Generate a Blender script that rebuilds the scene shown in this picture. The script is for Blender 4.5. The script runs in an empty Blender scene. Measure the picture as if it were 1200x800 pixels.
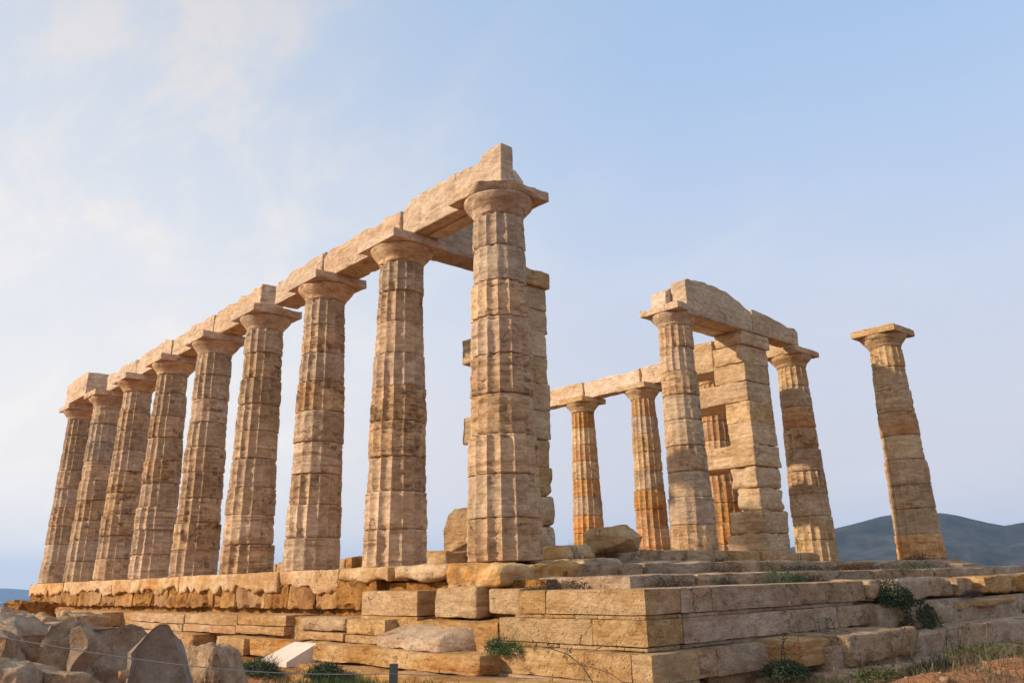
import bpy, math, random
import numpy as np
from mathutils import Matrix, Vector

random.seed(7)
SC = bpy.context.scene
COL = SC.collection

# ------------------------------------------------------------------ camera
CAM = np.array([8.7199, -7.6564, -0.2287])
YAW, PITCH, ROLL, FPX = 2.40569, 0.34754, -0.02424, 990.436
fw = np.array([math.cos(PITCH)*math.cos(YAW), math.cos(PITCH)*math.sin(YAW), math.sin(PITCH)])
rt = np.cross(fw, [0, 0, 1]); rt /= np.linalg.norm(rt); up = np.cross(rt, fw)
rt, up = rt*math.cos(ROLL)+up*math.sin(ROLL), -rt*math.sin(ROLL)+up*math.cos(ROLL)
cd = bpy.data.cameras.new('camera'); cam = bpy.data.objects.new('camera', cd); COL.objects.link(cam)
M = Matrix(((rt[0], up[0], -fw[0], CAM[0]), (rt[1], up[1], -fw[1], CAM[1]), (rt[2], up[2], -fw[2], CAM[2]), (0, 0, 0, 1)))
cam.matrix_world = M
cd.sensor_fit = 'HORIZONTAL'; cd.sensor_width = 36; cd.lens = 36*FPX/1200
cd.shift_x = 0.21/1200; cd.shift_y = -79.096/1200*-1*-1
cd.clip_start = 0.1; cd.clip_end = 60000
SC.camera = cam
SC.render.resolution_x = 1024; SC.render.resolution_y = 682

# ------------------------------------------------------------------ sky and sun
SUN_AZ = math.atan2(-0.86, -0.51)      # direction towards the sun in plan
SUN_EL = math.radians(24)
w = bpy.data.worlds.new('World'); SC.world = w; w.use_nodes = True
nt = w.node_tree; nt.nodes.clear()
def N(t, ty, **k):
    n = t.nodes.new(ty)
    for a, b in k.items(): setattr(n, a, b)
    return n
def math_n(t, op, a, b=None, c=None, clamp=False):
    n = N(t, 'ShaderNodeMath', operation=op, use_clamp=clamp)
    for i, v in enumerate((a, b, c)):
        if v is None: continue
        if isinstance(v, (int, float)): n.inputs[i].default_value = v
        else: t.links.new(v, n.inputs[i])
    return n.outputs[0]
sky = N(nt, 'ShaderNodeTexSky'); sky.sky_type = 'NISHITA'; sky.sun_disc = False
sky.sun_elevation = SUN_EL
sky.sun_rotation = math.pi/2 - SUN_AZ
sky.air_density = 1.0; sky.dust_density = 1.2; sky.ozone_density = 1.5; sky.altitude = 60
tc = N(nt, 'ShaderNodeTexCoord'); sep = N(nt, 'ShaderNodeSeparateXYZ')
nt.links.new(tc.outputs['Generated'], sep.inputs[0])
zc = math_n(nt, 'MAXIMUM', sep.outputs[2], 0.0)
den = math_n(nt, 'ADD', zc, 0.35)
px = math_n(nt, 'DIVIDE', sep.outputs[0], den); py = math_n(nt, 'DIVIDE', sep.outputs[1], den)
cmb = N(nt, 'ShaderNodeCombineXYZ'); nt.links.new(px, cmb.inputs[0]); nt.links.new(py, cmb.inputs[1])
mp = N(nt, 'ShaderNodeMapping'); mp.inputs['Rotation'].default_value = (0, 0, 0.5); mp.inputs['Scale'].default_value = (1.0, 1.7, 1)
nt.links.new(cmb.outputs[0], mp.inputs[0])
n1 = N(nt, 'ShaderNodeTexNoise'); n1.inputs['Scale'].default_value = 2.6; n1.inputs['Detail'].default_value = 10; n1.inputs['Roughness'].default_value = .64; n1.inputs['Distortion'].default_value = .5
nt.links.new(mp.outputs[0], n1.inputs['Vector'])
n2 = N(nt, 'ShaderNodeTexNoise'); n2.inputs['Scale'].default_value = 0.9; n2.inputs['Detail'].default_value = 3
nt.links.new(cmb.outputs[0], n2.inputs['Vector'])
# towards the sun the veil thickens, and it thickens down to the horizon
sd = (math.cos(SUN_AZ), math.sin(SUN_AZ))
dotp = math_n(nt, 'ADD', math_n(nt, 'MULTIPLY', sep.outputs[0], sd[0]), math_n(nt, 'MULTIPLY', sep.outputs[1], sd[1]))
wis = N(nt, 'ShaderNodeMapRange'); wis.inputs[1].default_value = .40; wis.inputs[2].default_value = .72; wis.interpolation_type = 'SMOOTHSTEP'
nt.links.new(n1.outputs[0], wis.inputs[0])
def mrw(v, a, b, c=0., d=1.):
    n = N(nt, 'ShaderNodeMapRange'); n.interpolation_type = 'SMOOTHSTEP'
    for i, x in enumerate((a, b, c, d)): n.inputs[i+1].default_value = x
    nt.links.new(v, n.inputs[0]); return n.outputs[0]
def mixw(f, a, b):
    n = N(nt, 'ShaderNodeMix', data_type='RGBA')
    for i, x in ((0, f), (6, a), (7, b)):
        if isinstance(x, tuple): n.inputs[i].default_value = (*x, 1)
        else: nt.links.new(x, n.inputs[i])
    return n.outputs[2]
tow = mrw(dotp, -.42, .34)            # 0 away from the sun, 1 towards it
low = mixw(tow, (.72, .71, .77), (.98, .93, .88))
high = mixw(tow, (.50, .74, 1.10), (.64, .80, 1.02))
hz_ = mrw(zc, .05, .72)
vcol = mixw(hz_, low, high)
cl = math_n(nt, 'MULTIPLY', mrw(n2.outputs[0], .38, .66), wis.outputs[0])
cl = math_n(nt, 'ADD', math_n(nt, 'MULTIPLY', cl, .72), math_n(nt, 'MULTIPLY', mrw(n2.outputs[0], .40, .62), .25))
cl = math_n(nt, 'MULTIPLY', cl, math_n(nt, 'ADD', .34, math_n(nt, 'MULTIPLY', mrw(dotp, -.18, .30), 1.4)), clamp=True)
vcol = mixw(cl, vcol, (1.04, .98, .93))
veil = math_n(nt, 'ADD', math_n(nt, 'MULTIPLY', math_n(nt, 'SUBTRACT', 1.0, hz_), .35), .62, clamp=True)
bgA = N(nt, 'ShaderNodeBackground'); bgA.inputs[1].default_value = 0.15
nt.links.new(sky.outputs[0], bgA.inputs[0])
bgB = N(nt, 'ShaderNodeBackground'); nt.links.new(vcol, bgB.inputs[0]); bgB.inputs[1].default_value = 1.0
mx = N(nt, 'ShaderNodeMixShader'); nt.links.new(veil, mx.inputs[0]); nt.links.new(bgA.outputs[0], mx.inputs[1]); nt.links.new(bgB.outputs[0], mx.inputs[2])
ow = N(nt, 'ShaderNodeOutputWorld'); nt.links.new(mx.outputs[0], ow.inputs[0])

sl = bpy.data.lights.new('sun', 'SUN'); sl.energy = 5.0; sl.angle = math.radians(1.2); sl.color = (1.0, .85, .66)
so = bpy.data.objects.new('sun', sl); COL.objects.link(so)
sdir = Vector((math.cos(SUN_AZ)*math.cos(SUN_EL), math.sin(SUN_AZ)*math.cos(SUN_EL), math.sin(SUN_EL)))
so.rotation_euler = sdir.to_track_quat('Z', 'Y').to_euler(); so.location = (0, 0, 30)

SC.view_settings.view_transform = 'Standard'; SC.view_settings.look = 'None'
SC.view_settings.exposure = 0.0; SC.view_settings.gamma = 1.0
SC.cycles.volume_bounces = 1
SC.cycles.max_bounces = 6

# ------------------------------------------------------------------ numeric helpers
def hsh(i, j, k, s):
    v = (i*73856093) ^ (j*19349663) ^ (k*83492791) ^ (s*2654435 + 1013)
    v = (v ^ (v >> 13)) * 1274126177 & 0xffffffff
    v = (v ^ (v >> 16)) & 0xffffff
    return v/float(0xffffff)
def vn(P, s=0):
    P = np.asarray(P, float); f = np.floor(P); t = P-f; t = t*t*(3-2*t); f = f.astype(np.int64)
    x, y, z = f[:, 0], f[:, 1], f[:, 2]; a, b, c = t[:, 0], t[:, 1], t[:, 2]
    r = 0
    for dx in (0, 1):
        for dy in (0, 1):
            for dz in (0, 1):
                r = r + hsh(x+dx, y+dy, z+dz, s)*(a if dx else 1-a)*(b if dy else 1-b)*(c if dz else 1-c)
    return r*2-1
def fbm(P, s=0, o=4, g=.5):
    P = np.asarray(P, float); r = 0; a = 1; q = 0
    for k in range(o):
        r = r+a*vn(P*(2.03**k)+k*17.3, s+k*7); q += a; a *= g
    return r/q*1.4
def sstep(a, b, x):
    t = np.clip((x-a)/(b-a), 0, 1); return t*t*(3-2*t)

def ray(px_, py_):
    return fw+rt*(px_-600+.21)/FPX-up*(py_-400+79.096)/FPX
def at(px_, py_, D):
    d = ray(px_, py_); return CAM+d*(D/math.hypot(d[0], d[1]))

# ------------------------------------------------------------------ scene helpers
def mesh_np(name, V, F, smooth=True):
    me = bpy.data.meshes.new(name)
    F = np.asarray(F); V = np.asarray(V, np.float32)
    me.vertices.add(len(V)); me.vertices.foreach_set('co', V.ravel())
    k = F.shape[1]
    me.loops.add(F.size); me.loops.foreach_set('vertex_index', F.ravel().astype(np.int32))
    me.polygons.add(len(F)); me.polygons.foreach_set('loop_start', np.arange(0, F.size, k, dtype=np.int32))
    me.update(calc_edges=True)
    me.polygons.foreach_set('use_smooth', np.full(len(F), smooth))
    me.validate(); me.update()
    return me
def sharp(me, ang=35):
    try: me.set_sharp_from_angle(angle=math.radians(ang))
    except Exception: pass
def obj(name, me, mat, parent=None, **props):
    if me.materials: pass
    else: me.materials.append(mat)
    o = bpy.data.objects.new(name, me); COL.objects.link(o)
    if parent is not None: o.parent = parent
    for k, v in props.items():
        if v: o[k] = v
    return o
def empty(name, loc, label, cat, group=None):
    o = bpy.data.objects.new(name, None); COL.objects.link(o); o.location = loc
    o['label'] = label; o['category'] = cat
    if group: o['group'] = group
    return o

# ------------------------------------------------------------------ materials
def lin(c): return tuple(((v/255)/12.92 if v/255 <= .04045 else ((v/255+.055)/1.055)**2.4) for v in c)
def stone(name, base, alt, dark, band=(.33, .17, .07), band_amt=.5, dark_amt=.4, dark_lo=.56, var=.25, rough=.9,
          bump=.6, bedz=9.0, grain=.25, pits=0.0, world=False, lichen=None, sc=1.0, streak=.5, mott=1.0):
    base, alt, dark, band = [(q_[0]*1.06, q_[1]*.965, q_[2]*.91) for q_ in (base, alt, dark, band)]
    m = bpy.data.materials.new(name); m.use_nodes = True; t = m.node_tree; t.nodes.clear()
    L = t.links.new
    tcn = N(t, 'ShaderNodeTexCoord'); oi = N(t, 'ShaderNodeObjectInfo')
    off = N(t, 'ShaderNodeVectorMath', operation='SCALE'); off.inputs[0].default_value = (37.1, 19.7, 53.3); L(oi.outputs['Random'], off.inputs['Scale'])
    co = N(t, 'ShaderNodeVectorMath', operation='ADD'); L(tcn.outputs['Object'], co.inputs[0]); L(off.outputs[0], co.inputs[1])
    co = co.outputs[0]
    def noise(scale, detail=5, rough_=.55, vec=None, dist=0):
        n = N(t, 'ShaderNodeTexNoise'); n.inputs['Scale'].default_value = scale*sc; n.inputs['Detail'].default_value = detail
        n.inputs['Roughness'].default_value = rough_; n.inputs['Distortion'].default_value = dist; L(vec or co, n.inputs['Vector']); return n.outputs[0]
    def mr(v, a, b, c=0., d=1.):
        n = N(t, 'ShaderNodeMapRange'); n.interpolation_type = 'SMOOTHSTEP'
        for i, x in enumerate((a, b, c, d)): n.inputs[i+1].default_value = x
        L(v, n.inputs[0]); return n.outputs[0]
    def mix(f, a, b, bt='MIX'):
        n = N(t, 'ShaderNodeMix', data_type='RGBA', blend_type=bt)
        for i, x in ((0, f), (6, a), (7, b)):
            if isinstance(x, (int, float)): n.inputs[i].default_value = x
            elif isinstance(x, tuple): n.inputs[i].default_value = (*x, 1)
            else: L(x, n.inputs[i])
        return n.outputs[2]
    def mapping(s):
        n = N(t, 'ShaderNodeMapping'); n.inputs['Scale'].default_value = s; L(co, n.inputs[0]); return n.outputs[0]
    big = noise(1.3, 4, .6)
    c = mix(mr(big, .35, .65), base, alt)
    bedv = mapping((.55, .55, bedz))
    bed = noise(1.2, 6, .62, bedv, .35)
    rr = math_n(t, 'MULTIPLY', mr(bed, .50, .68), math_n(t, 'ADD', .25, math_n(t, 'MULTIPLY', oi.outputs['Random'], .9)))
    c = mix(math_n(t, 'MULTIPLY', rr, band_amt), c, band)
    pale = mr(noise(1.0, 5, .6, mapping((.8, .8, bedz*1.7))), .58, .72)
    c = mix(math_n(t, 'MULTIPLY', pale, .35), c, tuple(min(1, v*1.25+.03) for v in base))
    # dark patina: ragged patches of their own shape
    pt = noise(2.6, 7, .68, mapping((1.3, 1.3, 1.8)), .6)
    rnd2 = math_n(t, 'FRACT', math_n(t, 'MULTIPLY', oi.outputs['Random'], 7.31))
    if streak:   # stains broken up along the bedding
        stn = noise(1.0, 5, .6, mapping((4.5, 4.5, 17)), .2)
        pt = math_n(t, 'ADD', pt, math_n(t, 'MULTIPLY', math_n(t, 'SUBTRACT', stn, .5), streak))
    pd = math_n(t, 'ADD', pt, math_n(t, 'MULTIPLY', math_n(t, 'SUBTRACT', rnd2, .5), .16))
    pm = math_n(t, 'MULTIPLY', mr(pd, dark_lo, dark_lo+.17), dark_amt)
    c = mix(pm, c, dark)
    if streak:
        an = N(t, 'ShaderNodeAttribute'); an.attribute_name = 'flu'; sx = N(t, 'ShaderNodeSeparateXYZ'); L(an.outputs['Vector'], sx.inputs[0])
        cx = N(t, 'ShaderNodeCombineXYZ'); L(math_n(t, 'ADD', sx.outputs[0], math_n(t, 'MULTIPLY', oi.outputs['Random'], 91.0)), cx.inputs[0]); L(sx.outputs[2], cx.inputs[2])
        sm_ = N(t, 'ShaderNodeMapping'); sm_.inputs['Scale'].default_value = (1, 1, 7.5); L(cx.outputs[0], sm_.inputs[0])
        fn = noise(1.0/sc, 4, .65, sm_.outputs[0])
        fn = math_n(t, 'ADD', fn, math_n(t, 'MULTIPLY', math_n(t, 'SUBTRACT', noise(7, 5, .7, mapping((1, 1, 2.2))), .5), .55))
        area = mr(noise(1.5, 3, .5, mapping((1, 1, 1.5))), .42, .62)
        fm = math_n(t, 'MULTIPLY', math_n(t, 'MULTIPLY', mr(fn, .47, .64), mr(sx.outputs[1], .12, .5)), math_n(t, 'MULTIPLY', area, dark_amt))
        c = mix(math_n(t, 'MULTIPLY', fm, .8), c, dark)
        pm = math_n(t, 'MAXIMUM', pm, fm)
    fine = noise(38, 4, .7)
    crk = N(t, 'ShaderNodeTexVoronoi'); crk.feature = 'DISTANCE_TO_EDGE'; crk.inputs['Scale'].default_value = 2.3*sc
    wv = N(t, 'ShaderNodeVectorMath', operation='ADD'); L(co, wv.inputs[0])
    wn = N(t, 'ShaderNodeTexNoise'); wn.inputs['Scale'].default_value = 5; wn.inputs['Detail'].default_value = 4; L(co, wn.inputs['Vector'])
    ws = N(t, 'ShaderNodeVectorMath', operation='SCALE'); L(wn.outputs['Color'], ws.inputs[0]); ws.inputs['Scale'].default_value = .35; L(ws.outputs[0], wv.inputs[1]); L(wv.outputs[0], crk.inputs['Vector'])
    ck = math_n(t, 'MULTIPLY', mr(crk.outputs['Distance'], 0.0, .022, 1, 0), mr(noise(2.2, 3), .56, .66))
    c = mix(math_n(t, 'MULTIPLY', ck, .35), c, dark)
    c = mix(math_n(t, 'MULTIPLY', mr(fine, .35, .75), grain), c, mix(1.0, c, (.62, .55, .5), 'MULTIPLY'))
    if lichen:
        c = mix(math_n(t, 'MULTIPLY', mr(noise(7, 6, .7), .60, .68), .6), c, lichen)
    hole = None
    if pits:
        v = N(t, 'ShaderNodeTexVoronoi'); v.inputs['Scale'].default_value = 26*sc; L(co, v.inputs['Vector'])
        sel = mr(noise(4, 3), .45, .6)
        hole = math_n(t, 'MULTIPLY', mr(v.outputs['Distance'], .10, .22, 1, 0), sel)
        c = mix(math_n(t, 'MULTIPLY', hole, pits), c, (.10, .055, .03))
    mt = mr(noise(5.5, 9, .74, mapping((1, 1, 1.0 if not streak else 2.6))), .30, .70, 1-.27*mott, 1+.24*mott)
    cm = N(t, 'ShaderNodeCombineXYZ'); L(mt, cm.inputs[0]); L(math_n(t, 'POWER', mt, 1.12), cm.inputs[1]); L(math_n(t, 'POWER', mt, 1.3), cm.inputs[2])
    c = mix(1.0, c, cm.outputs[0], 'MULTIPLY')
    hv = N(t, 'ShaderNodeHueSaturation'); L(c, hv.inputs['Color'])
    L(math_n(t, 'ADD', 1-var/2, math_n(t, 'MULTIPLY', oi.outputs['Random'], var)), hv.inputs['Value'])
    L(math_n(t, 'ADD', .9, math_n(t, 'MULTIPLY', rnd2, .2)), hv.inputs['Saturation'])
    b = N(t, 'ShaderNodeBsdfPrincipled'); L(hv.outputs[0], b.inputs['Base Color']); b.inputs['Roughness'].default_value = rough
    b.inputs['Specular IOR Level'].default_value = .25
    h = math_n(t, 'ADD', math_n(t, 'MULTIPLY', fine, .35), math_n(t, 'MULTIPLY', noise(9, 8, .72), 1.1))
    h = math_n(t, 'ADD', h, math_n(t, 'MULTIPLY', bed, 1.0))
    h = math_n(t, 'SUBTRACT', h, math_n(t, 'MULTIPLY', pm, .5))
    h = math_n(t, 'SUBTRACT', h, math_n(t, 'MULTIPLY', ck, .8))
    if hole: h = math_n(t, 'SUBTRACT', h, math_n(t, 'MULTIPLY', hole, 1.2))
    bp = N(t, 'ShaderNodeBump'); bp.inputs['Strength'].default_value = min(1.0, bump*1.3); bp.inputs['Distance'].default_value = .055; L(h, bp.inputs['Height'])
    L(bp.outputs[0], b.inputs['Normal'])
    o = N(t, 'ShaderNodeOutputMaterial'); L(b.outputs[0], o.inputs[0])
    return m

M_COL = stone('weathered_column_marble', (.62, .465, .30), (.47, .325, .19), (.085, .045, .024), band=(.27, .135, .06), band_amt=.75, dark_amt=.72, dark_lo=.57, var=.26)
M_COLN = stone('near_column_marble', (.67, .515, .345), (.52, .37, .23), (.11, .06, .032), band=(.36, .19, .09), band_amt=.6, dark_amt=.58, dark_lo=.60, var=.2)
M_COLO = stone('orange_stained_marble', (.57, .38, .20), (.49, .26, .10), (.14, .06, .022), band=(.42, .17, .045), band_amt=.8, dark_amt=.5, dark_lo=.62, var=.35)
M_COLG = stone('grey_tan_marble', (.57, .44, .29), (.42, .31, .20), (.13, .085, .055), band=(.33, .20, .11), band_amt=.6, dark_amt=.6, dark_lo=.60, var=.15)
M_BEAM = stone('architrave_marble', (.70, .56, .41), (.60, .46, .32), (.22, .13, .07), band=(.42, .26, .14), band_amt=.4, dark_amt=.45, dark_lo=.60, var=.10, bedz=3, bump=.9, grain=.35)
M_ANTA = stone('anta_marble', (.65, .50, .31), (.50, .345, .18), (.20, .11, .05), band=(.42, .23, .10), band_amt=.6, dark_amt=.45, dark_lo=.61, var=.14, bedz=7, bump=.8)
M_STYL = stone('stylobate_marble', (.69, .51, .29), (.56, .33, .13), (.13, .06, .025), band=(.42, .16, .04), band_amt=.8, dark_amt=.6, dark_lo=.60, var=.12, bedz=4, bump=1.0, streak=0)
M_CORE = stone('rough_poros_core', (.50, .30, .115), (.38, .20, .07), (.10, .045, .018), band=(.22, .085, .025), band_amt=.6, dark_amt=.7, dark_lo=.55, var=.0, bedz=.35, bump=1.2, pits=.5, streak=0)
M_ASH = stone('ashlar_poros', (.56, .415, .23), (.46, .305, .145), (.12, .07, .035), band=(.38, .19, .07), band_amt=.6, dark_amt=.5, dark_lo=.60, var=.12, bedz=4, bump=.8, pits=.85, grain=.45)
M_STEP = stone('step_limestone', (.59, .42, .225), (.47, .285, .12), (.14, .07, .03), band=(.40, .17, .055), band_amt=.8, dark_amt=.5, dark_lo=.59, var=.16, bedz=6, bump=1.0, pits=.25)
M_GREY = stone('greyed_step_stone', (.58, .45, .31), (.45, .33, .21), (.11, .065, .04), band=(.38, .18, .075), band_amt=.7, dark_amt=.6, dark_lo=.57, var=.2, bedz=4, bump=1.0, pits=.5, lichen=(.42, .35, .27), grain=.45)
M_BOUL = stone('boulder_stone', (.64, .49, .33), (.46, .33, .21), (.085, .05, .03), band=(.28, .13, .05), band_amt=.5, dark_amt=.6, dark_lo=.56, var=.15, bedz=1.6, bump=1.2, lichen=(.42, .34, .25), streak=0, sc=1.7, grain=.5)
M_SLAB = stone('grey_slab_marble', (.42, .37, .31), (.30, .235, .17), (.10, .07, .05), band=(.30, .17, .08), band_amt=.6, dark_amt=.5, dark_lo=.58, var=.05, bedz=1.0, bump=.9, streak=0, lichen=(.33, .30, .27))
M_WHITE = stone('clean_white_marble', (.64, .565, .48), (.58, .50, .42), (.5, .42, .36), band=(.7, .6, .5), band_amt=.2, dark_amt=.1, dark_lo=.7, var=.0, bump=.15, grain=.08, streak=0, mott=.15)

def simple(name, c, rough=.8, metal=0):
    m = bpy.data.materials.new(name); m.use_nodes = True; b = m.node_tree.nodes['Principled BSDF']
    t = m.node_tree; n = N(t, 'ShaderNodeTexNoise'); n.inputs['Scale'].default_value = 9; n.inputs['Detail'].default_value = 4
    oi = N(t, 'ShaderNodeTexCoord'); t.links.new(oi.outputs['Object'], n.inputs['Vector'])
    x = N(t, 'ShaderNodeMix', data_type='RGBA'); t.links.new(n.outputs[0], x.inputs[0])
    x.inputs[6].default_value = (*[v*.65 for v in c], 1); x.inputs[7].default_value = (*[min(1, v*1.35) for v in c], 1)
    t.links.new(x.outputs[2], b.inputs['Base Color'])
    b.inputs['Roughness'].default_value = rough; b.inputs['Metallic'].default_value = metal
    return m
M_LEAF = simple('green_leaves', (.045, .085, .018)); M_LEAFD = simple('dark_leaves', (.032, .052, .018)); M_LEAFY = simple('yellow_green_leaves', (.085, .085, .022))
M_DRY = simple('dry_stalks', (.16, .11, .06)); M_DSTALK = simple('dark_stalks', (.06, .045, .025)); M_BRUSH = simple('brown_scrub', (.07, .04, .025))
M_POST = simple('grey_painted_metal', (.06, .065, .075), .5, .3); M_WIRE = simple('wire', (.35, .33, .30), .5, .5)

def ground_mat():
    m = bpy.data.materials.new('orange_soil'); m.use_nodes = True; t = m.node_tree; t.nodes.clear(); L = t.links.new
    g = N(t, 'ShaderNodeNewGeometry')
    def noise(s, d=6, r=.6):
        n = N(t, 'ShaderNodeTexNoise'); n.inputs['Scale'].default_value = s; n.inputs['Detail'].default_value = d; n.inputs['Roughness'].default_value = r; L(g.outputs['Position'], n.inputs['Vector']); return n.outputs[0]
    def ramp(v, pts):
        r = N(t, 'ShaderNodeValToRGB'); L(v, r.inputs[0])
        while len(r.color_ramp.elements) < len(pts): r.color_ramp.elements.new(.5)
        for e, (p, c) in zip(r.color_ramp.elements, pts): e.position = p; e.color = (*c, 1)
        return r.outputs[0]
    c = ramp(noise(1.1), [(.3, (.15, .06, .025)), (.46, (.36, .14, .045)), (.6, (.46, .19, .065)), (.75, (.42, .26, .13))])
    v = N(t, 'ShaderNodeTexVoronoi'); v.inputs['Scale'].default_value = 16; L(g.outputs['Position'], v.inputs['Vector'])
    x = N(t, 'ShaderNodeMix', data_type='RGBA'); x.blend_type = 'MULTIPLY'; x.inputs[0].default_value = .6
    L(c, x.inputs[6]); L(ramp(noise(22, 4), [(.3, (.45, .4, .38)), (.6, (1, 1, 1))]), x.inputs[7])
    b = N(t, 'ShaderNodeBsdfPrincipled'); L(x.outputs[2], b.inputs['Base Color']); b.inputs['Roughness'].default_value = .95
    h = math_n(t, 'ADD', noise(14), math_n(t, 'MULTIPLY', v.outputs['Distance'], -.6))
    bp = N(t, 'ShaderNodeBump'); bp.inputs['Strength'].default_value = .9; bp.inputs['Distance'].default_value = .06; L(h, bp.inputs['Height']); L(bp.outputs[0], b.inputs['Normal'])
    o = N(t, 'ShaderNodeOutputMaterial'); L(b.outputs[0], o.inputs[0]); return m
M_SOIL = ground_mat()
def hill_mat():
    m = bpy.data.materials.new('scrub_hillside'); m.use_nodes = True; t = m.node_tree; b = t.nodes['Principled BSDF']; L = t.links.new
    g = N(t, 'ShaderNodeNewGeometry')
    def ns(s):
        n = N(t, 'ShaderNodeTexNoise'); n.inputs['Scale'].default_value = s; n.inputs['Detail'].default_value = 9; n.inputs['Roughness'].default_value = .72; L(g.outputs['Position'], n.inputs['Vector']); return n.outputs[0]
    r = N(t, 'ShaderNodeValToRGB'); L(math_n(t, 'ADD', math_n(t, 'MULTIPLY', ns(.006), .5), math_n(t, 'MULTIPLY', ns(.045), .5)), r.inputs[0])
    es = r.color_ramp.elements; es[0].position = .44; es[0].color = (.006, .012, .012, 1); es[1].position = .62; es[1].color = (.060, .060, .055, 1)
    L(r.outputs[0], b.inputs['Base Color']); b.inputs['Roughness'].default_value = 1
    return m
M_HILL = hill_mat()
def sea_mat():
    m = bpy.data.materials.new('sea_water'); m.use_nodes = True; t = m.node_tree; b = t.nodes['Principled BSDF']
    b.inputs['Base Color'].default_value = (.02, .05, .08, 1); b.inputs['Roughness'].default_value = .25
    g = N(t, 'ShaderNodeNewGeometry'); n = N(t, 'ShaderNodeTexNoise'); n.inputs['Scale'].default_value = .05; n.inputs['Detail'].default_value = 8; t.links.new(g.outputs['Position'], n.inputs['Vector'])
    bp = N(t, 'ShaderNodeBump'); bp.inputs['Strength'].default_value = .5; bp.inputs['Distance'].default_value = 1; t.links.new(n.outputs[0], bp.inputs['Height']); t.links.new(bp.outputs[0], b.inputs['Normal'])
    return m

# ------------------------------------------------------------------ stone shapes
_cube = {}
def cube_grid(nx, ny, nz):
    k = (nx, ny, nz)
    if k in _cube: return _cube[k]
    Q = []
    def face(ax, side):
        n = [nx, ny, nz]; a, b = [i for i in range(3) if i != ax]
        I, J = np.meshgrid(np.arange(n[a]), np.arange(n[b]), indexing='ij'); I = I.ravel(); J = J.ravel()
        def P(i, j):
            q = np.zeros((len(i), 3), int); q[:, a] = i; q[:, b] = j; q[:, ax] = n[ax] if side else 0; return q
        c = [P(I, J), P(I+1, J), P(I+1, J+1), P(I, J+1)]
        flip = (side == 1) != (ax != 1)
        if flip: c = c[::-1]
        Q.append(np.stack(c, 1))
    for ax in range(3):
        for s in (0, 1): face(ax, s)
    Q = np.concatenate(Q); A = Q.reshape(-1, 3)
    key = (A[:, 0]*1000+A[:, 1])*1000+A[:, 2]
    u, idx, inv = np.unique(key, return_index=True, return_inverse=True)
    V = A[idx]/np.array([nx, ny, nz])*2-1; F = inv.reshape(-1, 4)
    _cube[k] = (V, F); return V, F

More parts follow.
